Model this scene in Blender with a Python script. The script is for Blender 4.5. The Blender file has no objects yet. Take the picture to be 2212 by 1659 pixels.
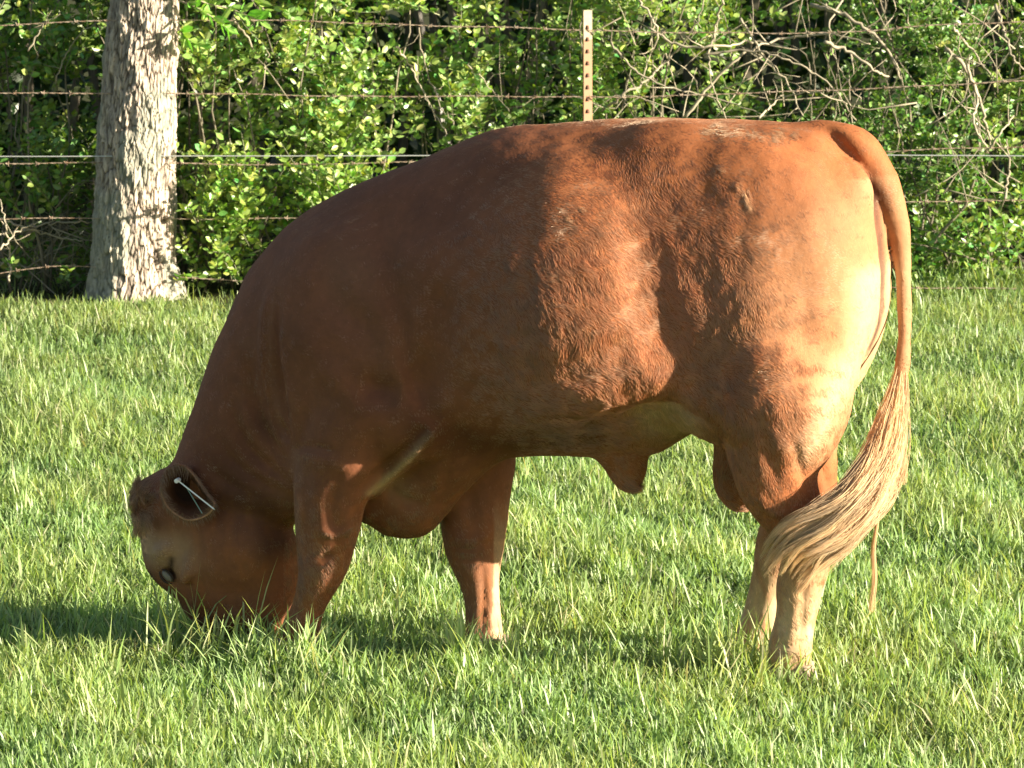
import bpy, bmesh, math
import numpy as np
from mathutils import Vector
from mathutils.bvhtree import BVHTree

rng = np.random.default_rng(7)
R_ = math.radians
scene = bpy.context.scene
COL = scene.collection

# ------------------------------------------------------------------ camera
CAM_H = 2.25
PITCH = R_(7.13)
FPX = 10200.0            # focal length in units of a 2212 px wide frame
cam_data = bpy.data.cameras.new('camera')
cam_data.sensor_width = 36.0
cam_data.lens = 36.0 * FPX / 2212.0
cam_data.clip_start = 0.5
cam_data.clip_end = 2000.0
cam = bpy.data.objects.new('camera', cam_data)
COL.objects.link(cam)
cam.location = (0, 0, CAM_H)
cam.rotation_euler = (math.pi / 2 - PITCH, 0, 0)
scene.camera = cam
cam_data.dof.use_dof = True
cam_data.dof.focus_distance = 12.0
cam_data.dof.aperture_fstop = 22.0

# ------------------------------------------------------------------ light
SUN_EL = R_(14.0)
SUN_AZ = R_(108.0)       # clockwise from +Y
sun_dir = Vector((math.sin(SUN_AZ) * math.cos(SUN_EL), math.cos(SUN_AZ) * math.cos(SUN_EL), math.sin(SUN_EL)))
world = bpy.data.worlds.new('World')
scene.world = world
world.use_nodes = True
wnt = world.node_tree
bg = wnt.nodes['Background']
sky = wnt.nodes.new('ShaderNodeTexSky')
sky.sky_type = 'NISHITA'
sky.sun_disc = False
sky.sun_elevation = SUN_EL
sky.sun_rotation = SUN_AZ
sky.air_density = 1.0
sky.dust_density = 1.0
sky.ozone_density = 1.0
wnt.links.new(sky.outputs[0], bg.inputs[0])
bg.inputs[1].default_value = 0.05
sl = bpy.data.lights.new('sun', 'SUN')
sl.energy = 5.0
sl.angle = R_(0.5)
sl.color = (1.0, 0.88, 0.70)
sun = bpy.data.objects.new('sun', sl)
COL.objects.link(sun)
sun.rotation_euler = (-sun_dir).to_track_quat('-Z', 'Y').to_euler()
scene.view_settings.view_transform = 'Standard'
scene.view_settings.look = 'None'
scene.view_settings.gamma = 1.0
scene.view_settings.use_curve_mapping = False
scene.view_settings.exposure = 1.8
scene.render.engine = 'CYCLES'
scene.cycles.max_bounces = 6
scene.cycles.diffuse_bounces = 3
scene.cycles.transmission_bounces = 4
scene.cycles.transparent_max_bounces = 6
scene.cycles.use_denoising = True
scene.cycles.denoiser = 'OPENIMAGEDENOISE'
scene.cycles.sample_clamp_indirect = 4.0

# ------------------------------------------------------------------ projection helpers (frame units of 2212 x 1659)
VR = np.array([1.0, 0, 0]); VD = np.array([0, math.cos(PITCH), -math.sin(PITCH)]); VU = np.array([0, math.sin(PITCH), math.cos(PITCH)])
C0 = np.array([0, 0, CAM_H])
def ray(u, v):
    return VD + VR * ((u - 1106.0) / FPX) - VU * ((v - 829.5) / FPX)
def at_y(u, v, y):
    d = ray(u, v); return C0 + d * (y / d[1])
def ground_pt(u, v):
    d = ray(u, v); return C0 - d * (CAM_H / d[2])

# ------------------------------------------------------------------ object helpers
def tag(o, label=None, cat=None, group=None, kind=None):
    if label: o['label'] = label
    if cat: o['category'] = cat
    if group: o['group'] = group
    if kind: o['kind'] = kind
    return o
def link(o, parent=None):
    COL.objects.link(o)
    if parent is not None: o.parent = parent
    return o
def empty(name, loc=(0, 0, 0)):
    o = bpy.data.objects.new(name, None); o.empty_display_size = 0.1
    o.location = loc
    return link(o)
def mesh_np(name, verts, faces, mat, parent=None, smooth=False, color=None):
    """verts (N,3); faces: list of (M,k) int arrays"""
    if not isinstance(faces, (list, tuple)): faces = [faces]
    faces = [f for f in faces if len(f)]
    me = bpy.data.meshes.new(name)
    me.vertices.add(len(verts))
    me.vertices.foreach_set('co', np.ascontiguousarray(verts, dtype=np.float32).ravel())
    loops = np.concatenate([f.ravel() for f in faces]).astype(np.int32)
    tot = np.concatenate([np.full(len(f), f.shape[1], dtype=np.int32) for f in faces])
    start = np.concatenate([[0], np.cumsum(tot)[:-1]]).astype(np.int32)
    me.loops.add(len(loops)); me.loops.foreach_set('vertex_index', loops)
    me.polygons.add(len(tot)); me.polygons.foreach_set('loop_start', start); me.polygons.foreach_set('loop_total', tot)
    me.polygons.foreach_set('use_smooth', np.full(len(tot), smooth))
    if color is not None:
        a = me.color_attributes.new('tint', 'FLOAT_COLOR', 'POINT')
        c = np.ones((len(verts), 4), dtype=np.float32); c[:, :3] = color
        a.data.foreach_set('color', c.ravel())
    me.update(calc_edges=True)
    me.validate()
    if mat: me.materials.append(mat)
    o = bpy.data.objects.new(name, me)
    return link(o, parent)

def fbm(p, freq, octaves=3, seed=0):
    """cheap smooth pseudo-noise in -1..1 from sums of rotated sines"""
    r = np.random.default_rng(seed)
    out = np.zeros(len(p)); amp = 1.0; tot = 0
    for o in range(octaves):
        for k in range(5):
            d = r.normal(size=3); d /= np.linalg.norm(d)
            d *= freq * (0.7 + 0.7 * r.random())
            out += amp * np.sin(p @ d * 2 * np.pi + r.random() * 6.28)
        tot += amp * 1.9
        amp *= 0.55; freq *= 2.03
    return out / tot

# ------------------------------------------------------------------ materials
def new_mat(name):
    m = bpy.data.materials.new(name); m.use_nodes = True
    nt = m.node_tree
    for n in list(nt.nodes): nt.nodes.remove(n)
    return m, nt, nt.nodes.new('ShaderNodeOutputMaterial')
def N(nt, t, **kw):
    n = nt.nodes.new(t)
    for k, v in kw.items():
        if k in n.inputs: n.inputs[k].default_value = v
        else: setattr(n, k, v)
    return n
def leafy(name, trans=0.35, gloss=0.06, rough=0.45, attr='tint', tcol=(1.25, 1.15, 0.35)):
    m, nt, out = new_mat(name)
    a = N(nt, 'ShaderNodeAttribute', attribute_name=attr)
    d = N(nt, 'ShaderNodeBsdfDiffuse'); t = N(nt, 'ShaderNodeBsdfTranslucent'); g = N(nt, 'ShaderNodeBsdfGlossy', Roughness=rough)
    g.inputs['Color'].default_value = (1, 1, 1, 1)
    mul = N(nt, 'ShaderNodeMix', data_type='RGBA', blend_type='MULTIPLY')
    mul.inputs[0].default_value = 1.0
    nt.links.new(a.outputs['Color'], mul.inputs[6]); mul.inputs[7].default_value = (*tcol, 1)
    nt.links.new(a.outputs['Color'], d.inputs['Color']); nt.links.new(mul.outputs[2], t.inputs['Color'])
    m1 = N(nt, 'ShaderNodeMixShader'); m1.inputs[0].default_value = trans
    nt.links.new(d.outputs[0], m1.inputs[1]); nt.links.new(t.outputs[0], m1.inputs[2])
    m2 = N(nt, 'ShaderNodeMixShader'); m2.inputs[0].default_value = gloss
    nt.links.new(m1.outputs[0], m2.inputs[1]); nt.links.new(g.outputs[0], m2.inputs[2])
    nt.links.new(m2.outputs[0], out.inputs[0])
    return m
def plain(name, col, rough=0.7, spec=0.3, metallic=0.0, noise=None):
    m, nt, out = new_mat(name)
    b = N(nt, 'ShaderNodeBsdfPrincipled')
    b.inputs['Base Color'].default_value = (*col, 1); b.inputs['Roughness'].default_value = rough
    b.inputs['Metallic'].default_value = metallic; b.inputs['Specular IOR Level'].default_value = spec
    if noise:
        col2, scale = noise
        tc = N(nt, 'ShaderNodeTexCoord'); nz = N(nt, 'ShaderNodeTexNoise', Scale=scale, Detail=6.0, Roughness=0.65)
        nt.links.new(tc.outputs['Object'], nz.inputs['Vector'])
        rp = N(nt, 'ShaderNodeValToRGB'); rp.color_ramp.elements[0].color = (*col, 1); rp.color_ramp.elements[1].color = (*col2, 1)
        rp.color_ramp.elements[0].position = 0.38; rp.color_ramp.elements[1].position = 0.62
        nt.links.new(nz.outputs['Fac'], rp.inputs[0]); nt.links.new(rp.outputs[0], b.inputs['Base Color'])
        bp = N(nt, 'ShaderNodeBump', Strength=0.4, Distance=0.003)
        nt.links.new(nz.outputs['Fac'], bp.inputs['Height']); nt.links.new(bp.outputs[0], b.inputs['Normal'])
    nt.links.new(b.outputs[0], out.inputs[0])
    return m
def tinted(name, rough=0.85, spec=0.15, bump=None, sheen=0.0):
    m, nt, out = new_mat(name)
    b = N(nt, 'ShaderNodeBsdfPrincipled'); b.inputs['Roughness'].default_value = rough; b.inputs['Specular IOR Level'].default_value = spec
    b.inputs['Sheen Weight'].default_value = sheen
    a = N(nt, 'ShaderNodeAttribute', attribute_name='tint')
    tc = N(nt, 'ShaderNodeTexCoord'); nz = N(nt, 'ShaderNodeTexNoise', Scale=(bump or (60, 0))[0], Detail=5.0, Roughness=0.6)
    nt.links.new(tc.outputs['Object'], nz.inputs['Vector'])
    mr = N(nt, 'ShaderNodeMapRange'); mr.inputs['To Min'].default_value = 0.75; mr.inputs['To Max'].default_value = 1.25
    nt.links.new(nz.outputs['Fac'], mr.inputs['Value'])
    mx = N(nt, 'ShaderNodeVectorMath', operation='SCALE')
    nt.links.new(a.outputs['Color'], mx.inputs[0]); nt.links.new(mr.outputs[0], mx.inputs['Scale'])
    nt.links.new(mx.outputs[0], b.inputs['Base Color'])
    if bump:
        bp = N(nt, 'ShaderNodeBump', Strength=0.6, Distance=bump[1])
        nt.links.new(nz.outputs['Fac'], bp.inputs['Height']); nt.links.new(bp.outputs[0], b.inputs['Normal'])
    nt.links.new(b.outputs[0], out.inputs[0])
    return m

M_grass = leafy('grass_blade', trans=0.48, gloss=0.04, rough=0.5, tcol=(1.15, 1.1, .5))
M_leaf = leafy('shrub_leaf', trans=0.32, gloss=0.045, rough=0.4, tcol=(1.1, 1.15, .4))
M_soil = plain('soil_and_thatch', (0.030, 0.040, 0.012), 0.95, 0.1, noise=((0.075, 0.075, 0.028), 9.0))
M_bark = tinted('grey_bark', 0.95, 0.1, (70, 0.004))
M_twig = tinted('pale_twig', 0.8, 0.2, (90, 0.001))
M_hide = tinted('bull_hide', 0.75, 0.2, (55, 0.003), sheen=0.0)
M_wire = plain('rusty_barbed_wire', (0.56, 0.46, 0.36), 0.55, 0.4, 0.2, noise=((0.30, 0.20, 0.13), 30.0))
M_smooth_wire = plain('bright_galvanised_wire', (0.72, 0.73, 0.72), 0.3, 0.5, 0.5)
M_post = plain('weathered_tan_post_paint', (0.25, 0.165, 0.10), 0.7, 0.3, noise=((0.34, 0.17, 0.09), 26.0))
M_post_top = plain('cream_post_paint', (0.32, 0.26, 0.18), 0.7, 0.2, noise=((0.42, 0.35, 0.25), 22.0))
M_stud = plain('dark_rusty_stud', (0.10, 0.045, 0.025), 0.7, 0.3)
M_hoof = plain('horn_hoof', (0.20, 0.15, 0.10), 0.6, 0.3, noise=((0.34, 0.26, 0.18), 30.0))
M_eye = plain('dull_grey_eye', (0.22, 0.19, 0.15), 0.7, 0.3)
M_lid = plain('dark_eyelid', (0.035, 0.018, 0.012), 0.5, 0.3)
M_tag = plain('white_plastic_tag', (0.90, 0.90, 0.88), 0.4, 0.4)
M_tag2 = plain('dull_green_plastic_tag', (0.20, 0.30, 0.27), 0.4, 0.4)

# ------------------------------------------------------------------ tubes
def tube_arrays(P, rad, nseg=6, flat=None):
    P = np.asarray(P, float); n = len(P)
    rad = np.broadcast_to(np.asarray(rad, float), (n,))
    T = np.gradient(P, axis=0); T /= np.linalg.norm(T, axis=1)[:, None] + 1e-9
    ref = np.array([0.13, 0.31, 0.94])
    if abs(T[0] @ ref) > 0.9: ref = np.array([1.0, 0.1, 0.0])
    A = np.cross(T, ref); A /= np.linalg.norm(A, axis=1)[:, None] + 1e-9
    B = np.cross(T, A)
    th = np.linspace(0, 2 * np.pi, nseg, endpoint=False)
    V = P[:, None, :] + rad[:, None, None] * (np.cos(th)[None, :, None] * A[:, None, :] + np.sin(th)[None, :, None] * B[:, None, :])
    V = V.reshape(-1, 3)
    i = np.arange(n - 1)[:, None] * nseg; j = np.arange(nseg)[None, :]; j2 = (j + 1) % nseg
    F = np.stack([i + j, i + j2, i + nseg + j2, i + nseg + j], -1).reshape(-1, 4)
    V = np.vstack([V, P[0], P[-1]])
    k = np.arange(nseg); k2 = (k + 1) % nseg
    c0, c1 = n * nseg, n * nseg + 1
    Ft = np.vstack([np.stack([np.full(nseg, c0), k2, k], -1), np.stack([np.full(nseg, c1), (n - 1) * nseg + k, (n - 1) * nseg + k2], -1)])
    return V, F, Ft
class Acc:
    def __init__(s): s.V = []; s.Q = []; s.T = []; s.C = []; s.n = 0
    def add(s, V, Q=None, T=None, c=None):
        s.V.append(V)
        if Q is not None and len(Q): s.Q.append(Q + s.n)
        if T is not None and len(T): s.T.append(T + s.n)
        if c is not None: s.C.append(np.broadcast_to(np.asarray(c, float), (len(V), 3)))
        s.n += len(V)
    def tube(s, P, rad, nseg=6, c=None):
        V, Q, T = tube_arrays(P, rad, nseg); s.add(V, Q, T, c)
    def build(s, name, mat, parent=None, smooth=False):
        f = []
        if s.Q: f.append(np.vstack(s.Q))
        if s.T: f.append(np.vstack(s.T))
        return mesh_np(name, np.vstack(s.V), f, mat, parent, smooth, np.vstack(s.C) if s.C else None)
def smooth_path(pts, n):
    pts = np.asarray(pts, float)
    d = np.r_[0, np.cumsum(np.linalg.norm(np.diff(pts, axis=0), axis=1))]
    t = np.linspace(0, d[-1], n)
    out = np.empty((n, pts.shape[1]))
    m = np.gradient(pts, d, axis=0)
    k = np.clip(np.searchsorted(d, t, side='right') - 1, 0, len(d) - 2)
    h = (d[k + 1] - d[k])[:, None]; x = ((t - d[k])[:, None]) / h
    return ((2*x**3-3*x**2+1) * pts[k] + (x**3-2*x**2+x) * h * m[k] + (-2*x**3+3*x**2) * pts[k+1] + (x**3-x**2) * h * m[k+1])

# ------------------------------------------------------------------ ground
def ground_z(x, y):
    return 0.015 * np.sin(x * 1.7 + 0.6) * np.sin(y * 1.1) + 0.01 * np.sin(x * 3.9 + y * 2.3)
def build_ground():
    ax = np.concatenate([-np.geomspace(400, 9, 12), np.linspace(-8, 8, 65), np.geomspace(9, 400, 12)])
    ay = np.concatenate([-np.geomspace(400, 5, 10), np.linspace(-4, 7, 6), np.linspace(8, 26, 73), np.geomspace(28, 600, 12)])
    X, Y = np.meshgrid(ax, ay); Z = ground_z(X, Y) - 0.012
    V = np.stack([X, Y, Z], -1).reshape(-1, 3)
    nx, ny = len(ax), len(ay)
    i = (np.arange(ny - 1)[:, None] * nx + np.arange(nx - 1)[None, :]).ravel()
    F = np.stack([i, i + 1, i + nx + 1, i + nx], -1)
    o = mesh_np('ground', V, F, M_soil, smooth=True)
    tag(o, 'flat pasture soil under the grass', kind='structure')
build_ground()

# ------------------------------------------------------------------ bull frame
def _bull_origin():
    a = ground_pt(1712, 1458); b = ground_pt(1628, 1418)
    return (a + b) / 2
BO = _bull_origin(); BO[2] = 0
YAW = R_(11.0)
ES = np.array([-math.cos(YAW), math.sin(YAW), 0.0])
ET = np.array([-math.sin(YAW), -math.cos(YAW), 0.0])
def L(u, v, t=0.0):
    d = ray(u, v); k = (t + (BO - C0) @ ET) / (d @ ET)
    P = C0 + d * k
    return np.array([(P - BO) @ ES, t, P[2]])
def bend(p):
    """the forehand is turned slightly away: the spine curves from the ribs to the poll"""
    q = np.array(p, float)
    q[..., 0] += 0.15 * q[..., 1] * np.clip((0.15 - q[..., 0]) / .4, 0, 1) * np.clip((q[..., 2] - .6) / .25, 0, 1)   # pelvis swung a little
    x = np.clip(q[..., 0] - 0.50, 0, None)
    b = 0.17 * x * x / (x + 0.22)
    q[..., 1] -= b; q[..., 0] += b * 0.194; q[..., 2] -= b * 0.17 * np.clip(q[..., 2] / 0.4, 0, 1)
    return q
def W3(p):
    p = bend(np.atleast_2d(p))
    return BO + p[:, :1] * ES + p[:, 1:2] * ET + p[:, 2:3] * np.array([0, 0, 1.0])
PX = 1.0 / 843.0

# grid
H = 0.0095
s0, s1, t0, t1, z0, z1 = -0.48, 1.86, -0.42, 0.42, -0.03, 1.52
gs = np.arange(s0, s1, H, dtype=np.float32); gt = np.arange(t0, t1, H, dtype=np.float32); gz = np.arange(z0, z1, H, dtype=np.float32)
field = np.full((len(gs), len(gt), len(gz)), 1.0, dtype=np.float32)

def poly_sdf(poly):
    """2-D distance (inside positive) on the (s,z) grid"""
    S, Z = np.meshgrid(gs, gz, indexing='ij')
    p = np.stack([S.ravel(), Z.ravel()], -1)
    d = np.full(len(p), 1e9); inside = np.zeros(len(p), bool)
    n = len(poly)
    for i in range(n):
        a = poly[i]; b = poly[(i + 1) % n]
        ab = b - a; q = p - a
        h = np.clip((q @ ab) / (ab @ ab), 0, 1)
        d = np.minimum(d, ((q - h[:, None] * ab) ** 2).sum(1))
        c = (a[1] > p[:, 1]) != (b[1] > p[:, 1])
        with np.errstate(divide='ignore', invalid='ignore'):
            xi = (b[0] - a[0]) * (p[:, 1] - a[1]) / (b[1] - a[1]) + a[0]
        inside ^= c & (p[:, 0] < xi)
    d = np.sqrt(d); d[~inside] *= -1
    return d.reshape(S.shape)
def blur2(a, n=3):
    for _ in range(n):
        b = np.pad(a, 1, mode='edge')
        a = (b[1:-1, 1:-1] * 4 + (b[:-2, 1:-1] + b[2:, 1:-1] + b[1:-1, :-2] + b[1:-1, 2:]) * 2 + b[:-2, :-2] + b[2:, 2:] + b[:-2, 2:] + b[2:, :-2]) / 16
    return a
def map2(ctrl, sigma=0.13):
    S, Z = np.meshgrid(gs, gz, indexing='ij')
    num = np.zeros(S.shape); den = np.full(S.shape, 1e-12)
    for (u, v, w) in ctrl:
        p = L(u, v)
        g = np.exp(-((S - p[0]) ** 2 + (Z - p[2]) ** 2) / (2 * sigma ** 2)) + 1e-9
        num += g * w; den += g
    return num / den
def inflate(poly_px, wctrl, R, tc=0.0, Rctrl=None, t=0.0, blur=6, rn=16):
    poly = np.array([L(u, v, t)[[0, 2]] for u, v in poly_px])
    pp = smooth_path(np.vstack([poly, poly[:1]]), rn * len(poly))[:-1]
    d = blur2(poly_sdf(pp), blur)
    W = map2(wctrl); Rm = map2(Rctrl, 0.1) if Rctrl else R
    q = np.clip(1 - d / Rm, 0, 6) ** 2
    G = (gt[None, :, None] - tc) ** 2 / (W[:, None, :] ** 2) + q[:, None, :] - 1
    G = np.sqrt(np.maximum(G + 1, 0)) - 1
    gx, gy, gzz = np.gradient(G, H)
    nrm = np.sqrt(gx * gx + gy * gy + gzz * gzz)
    return (G / np.maximum(nrm, 1.2)).astype(np.float32)
def smin(a, b, k):
    h = np.maximum(k - np.abs(a - b), 0) / k
    return np.minimum(a, b) - h * h * k * 0.25
def smax(a, b, k):
    return -smin(-a, -b, k)
def boxslice(lo, hi, m):
    sl_ = []
    for g, l, h in zip((gs, gt, gz), lo, hi):
        i0 = max(0, int((l - m - g[0]) / H)); i1 = min(len(g), int((h + m - g[0]) / H) + 2)
        sl_.append(slice(i0, max(i1, i0)))
    return tuple(sl_)
def op(lo, hi, fn, k, mode):
    m = k + 0.03
    sl_ = boxslice(lo, hi, m)
    S, T, Z = np.meshgrid(gs[sl_[0]], gt[sl_[1]], gz[sl_[2]], indexing='ij')
    if S.size == 0: return
    d = fn(S, T, Z).astype(np.float32)
    cur = field[sl_]
    field[sl_] = smin(cur, d, k) if mode == 'add' else smax(cur, -d, k)
def cone(a, ra, b, rb, k=0.03, mode='add', tscale=1.0):
    a = np.asarray(a, float); b = np.asarray(b, float); r = max(ra, rb) * max(1, tscale)
    def fn(S, T, Z):
        ab = b - a; L2 = ab @ ab + 1e-9
        h = np.clip(((S - a[0]) * ab[0] + (T - a[1]) * ab[1] + (Z - a[2]) * ab[2]) / L2, 0, 1)
        ds = S - a[0] - h * ab[0]; dt = (T - a[1] - h * ab[1]) / tscale; dz = Z - a[2] - h * ab[2]
        return (np.sqrt(ds * ds + dt * dt + dz * dz) - (ra + h * (rb - ra))) * min(1, tscale)
    op(np.minimum(a, b) - r, np.maximum(a, b) + r, fn, k, mode)
def chain(pts, k=0.03, mode='add', tscale=1.0, n=None):
    """pts: (u, v, r_px, t)"""
    P = np.array([[*L(u, v, t), r * PX] for u, v, r, t in pts])
    if n is None: n = max(len(P) * 3, 4)
    Q = smooth_path(P, n) if len(P) > 2 else P
    for i in range(len(Q) - 1):
        cone(Q[i, :3], Q[i, 3], Q[i + 1, :3], Q[i + 1, 3], k, mode, tscale)
def ell(u, v, t, rs, rt, rz, k=0.05, mode='add', rot=0.0):
    c = L(u, v, t); r = max(rs, rz)
    cr, sr = math.cos(rot), math.sin(rot)
    def fn(S, T, Z):
        x = (S - c[0]) * cr + (Z - c[2]) * sr; z = -(S - c[0]) * sr + (Z - c[2]) * cr; y = T - c[1]
        q = np.sqrt((x / rs) ** 2 + (y / rt) ** 2 + (z / rz) ** 2)
        g = np.sqrt((x / rs ** 2) ** 2 + (y / rt ** 2) ** 2 + (z / rz ** 2) ** 2) + 1e-6
        return q * (q - 1) / g
    op(c - [r, rt, r], c + [r, rt, r], fn, k, mode)

# --- torso and neck
TORSO = [(362,1005),(375,972),(395,918),(415,860),(440,790),(470,715),(500,650),(530,590),(570,530),(620,480),(680,438),(740,402),(800,378),
 (880,352),(960,322),(1040,287),(1080,274),(1130,269),(1190,268),(1240,264),(1300,259),(1400,257),(1500,258),(1600,261),(1700,266),(1755,272),
 (1800,290),(1840,325),(1868,375),(1896,450),(1912,540),(1917,620),(1909,690),(1885,745),(1845,810),(1790,865),(1700,900),(1620,910),(1565,906),
 (1540,914),(1480,944),(1430,972),(1390,984),(1290,986),(1210,983),(1150,984),(1095,990),(1060,1010),(1020,1048),(975,1095),(950,1128),(930,1149),
 (900,1163),(860,1165),(822,1155),(790,1130),(730,1110),(640,1130),(520,1130),(430,1095),(385,1060)]
WC = [(1150,620,.355),(1000,620,.335),(1280,600,.35),(1270,760,.33),(1150,830,.29),(1000,830,.27),(900,700,.30),(800,600,.275),(750,800,.25),
 (1450,430,.27),(1440,650,.29),(1650,500,.275),(1780,500,.245),(1860,600,.215),(1850,720,.20),(1700,750,.26),(1550,760,.27),(1450,860,.17),(1400,940,.09),
 (1500,900,.13),(620,700,.19),(500,880,.15),(420,1000,.125),(620,980,.17),(880,1080,.085),(860,1140,.06),(1000,1010,.16),(1200,940,.20),
 (585,1020,.115),(555,950,.135),(590,930,.15),(800,450,.21),(1100,350,.25),(1600,330,.25),(1740,330,.17),(1830,360,.13),(700,500,.18),(560,1060,.14)]
RC = [(1150,600,.30),(1500,600,.30),(900,600,.28),(600,800,.2),(450,950,.16),(880,1100,.10),(1450,900,.15),(1800,400,.14),(1850,650,.17),(1200,950,.24),(800,950,.2),(1300,300,.26),(700,450,.24)]
field[:] = inflate(TORSO, WC, 0.26, Rctrl=RC)

# shoulder, ribs, hip and thigh masses on both sides
for sd in (1, -1):
    ell(775, 740, .15*sd, .20, .12, .29, .10, rot=R_(-14))      # shoulder blade
    ell(840, 860, .17*sd, .15, .10, .15, .09)                     # triceps
    ell(655, 900, .14*sd, .055, .07, .17, .06)                    # point of the shoulder
    ell(1230, 640, .19*sd, .27, .180, .31, .10)                   # rib barrel
    ell(1610, 650, .16*sd, .24, .128, .38, .11, rot=R_(8))        # thigh
    ell(1765, 640, .13*sd, .15, .10, .30, .06)                   # buttock
    ell(1445, 365, .13*sd, .11, .075, .09, .12)                   # hook bone
    ell(1845, 420, .085*sd, .055, .05, .075, .05)                 # pin bone
    ell(1395, 770, .265*sd, .065, .05, .105, .05, rot=R_(-20))    # flank fold
    ell(1320, 800, .25*sd, .10, .06, .07, .06)
# hollows
for sd in (1, -1):
    chain([(1365,380,12,.335*sd),(1372,450,14,.35*sd),(1395,560,18,.36*sd),(1420,680,24,.365*sd),(1448,780,18,.35*sd)], k=.08, mode='sub')
    chain([(604,930,8,.235*sd),(614,1000,12,.235*sd),(614,1060,14,.23*sd),(612,1110,15,.22*sd),(610,1170,14,.2*sd)], k=.045, mode='sub')
    chain([(640,965,5,.27*sd),(690,958,6,.285*sd),(740,970,4,.29*sd)], k=.025, mode='sub')
    chain([(940,640,10,.345*sd),(930,740,12,.335*sd),(915,840,14,.30*sd)], k=.06, mode='sub')
    for i, (ua, va) in enumerate([(520, 880), (490, 930), (550, 860), (460, 965)]):
        chain([(ua,va-40,3,.165*sd),(ua+20,va+20,4,.17*sd),(ua+60,va+80,4,.18*sd)], k=.018, mode='sub')
# cleft between the buttocks
chain([(1905,400,14,.012),(1918,450,16,.012),(1926,520,16,.012),(1929,600,15,.012),(1923,680,14,.012),(1897,765,14,.01),(1855,860,18,0),(1800,935,30,0)], k=.015, mode='sub', tscale=2.0)
chain([(1878,400,7,.022),(1893,450,8,.022),(1903,520,8,.022),(1906,600,8,.022),(1900,680,7,.022)], k=.012, mode='sub')

# legs
NF = .19
chain([(800,850,125,.13),(765,930,106,.145),(738,990,88,.16),(712,1060,74,.165),(708,1120,67,.165),(702,1170,57,.16),(698,1205,50,.16),(690,1245,42,.16),
       (676,1285,33,.155),(660,1330,28,.15),(648,1365,33,.15),(640,1392,31,.15),(628,1420,36,.15)], k=.022)
ell(900, 935, .20, .045, .05, .06, .05)
ell(694, 1195, .16, .052, .05, .055, .03)
chain([(1000,900,110,-.13),(1020,1000,82,-.14),(1022,1080,70,-.12),(1023,1130,66,-.11),(1023,1180,57,-.095),(1031,1235,40,-.08),(1040,1290,31,-.07),
       (1044,1340,31,-.06),(1045,1380,35,-.05),(1043,1425,41,-.04)], k=.025)
chain([(1690,820,165,.13),(1688,910,118,.16),(1672,985,86,.17),(1672,1040,68,.175),(1690,1095,54,.175),(1722,1145,45,.175),(1745,1185,41,.175),(1738,1225,43,.175),
       (1727,1265,42,.17),(1723,1310,36,.17),(1714,1360,35,.17),(1706,1400,39,.17),(1706,1440,38,.17)], k=.025)
chain([(1690,1010,50,.18),(1740,1080,24,.18),(1775,1150,24,.18)], k=.03)
chain([(1690,820,150,-.12),(1715,900,95,-.14),(1738,975,58,-.15),(1762,1035,40,-.15),(1760,1075,42,-.15),(1725,1120,48,-.15),(1690,1165,48,-.15),(1674,1215,38,-.15),(1659,1275,34,-.15),
       (1645,1330,33,-.15),(1634,1370,37,-.15),(1626,1415,40,-.15)], k=.025)
# scrotum, sheath and skin folds
chain([(1580,930,30,0),(1585,990,32,0),(1594,1050,38,0),(1600,1068,34,0)], k=.03)
chain([(1325,945,52,0),(1348,980,36,0),(1356,1012,26,0),(1358,1032,19,0)], k=.03)
chain([(945,905,9,.235),(905,960,8,.205),(850,1010,8,.16),(800,1065,8,.11)], k=.03)
chain([(1330,880,10,.235),(1370,842,8,.245),(1430,815,8,.26)], k=.02)
chain([(1430,830,10,.24),(1500,850,10,.235),(1560,900,10,.215)], k=.03)
# tail
chain([(1735,296,30,0),(1790,300,33,0),(1845,318,35,0),(1883,354,32,-.01),(1911,408,27,-.03),(1931,475,21,-.05),(1942,560,16,-.06),(1946,650,13.5,-.06),
       (1946,750,12,-.05),(1941,830,13,-.02),(1926,890,13,.02),(1905,945,8,.05)], k=.016)
# head
HEAD = [(310,1022),(288,1040),(280,1070),(283,1105),(291,1140),(297,1180),(301,1215),(311,1245),(330,1272),(355,1292),(378,1312),(392,1342),(425,1370),(480,1394),(540,1408),(585,1402),
 (612,1352),(632,1300),(640,1230),(630,1150),(590,1100),(520,1060),(440,1020),(380,1000),(345,1005)]
HW = [(300,1060,.075),(340,1080,.10),(330,1160,.105),(340,1220,.105),(400,1200,.12),(480,1180,.13),(560,1160,.12),(420,1290,.10),(480,1340,.085),(560,1370,.08),(600,1300,.08),(600,1200,.11)]
hd = inflate(HEAD, HW, 0.13, Rctrl=[(300,1060,.08),(330,1200,.10),(420,1180,.15),(520,1200,.16),(480,1340,.09),(580,1350,.09)])
field = smin(field, hd, .035)
for sd in (1, -1):
    ell(345, 1195, .092*sd, .034, .030, .020, .02, rot=R_(-30))   # brow ridge
    ell(395, 1240, .115*sd, .022, .018, .040, .02, rot=R_(15))    # cheek bone
    chain([(440,1150,6,.135*sd),(420,1190,6,.135*sd),(410,1230,5,.13*sd)], k=.03, mode='sub')
    ell(500, 1190, .09*sd, .09, .045, .085, .06)                 # jaw muscle
    chain([(383,1205,3,.125*sd),(380,1228,5,.125*sd),(374,1262,4,.118*sd)], k=.012, mode='sub')
    ell(352, 1256, .096*sd, .024, .026, .027, .012, mode='sub')
    ell(560, 1374, .07*sd, .016, .02, .012, .01, mode='sub')      # nostril
    chain([(430,1345,3,.10*sd),(500,1330,3,.10*sd),(560,1345,3,.095*sd)], k=.012, mode='sub')

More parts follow.
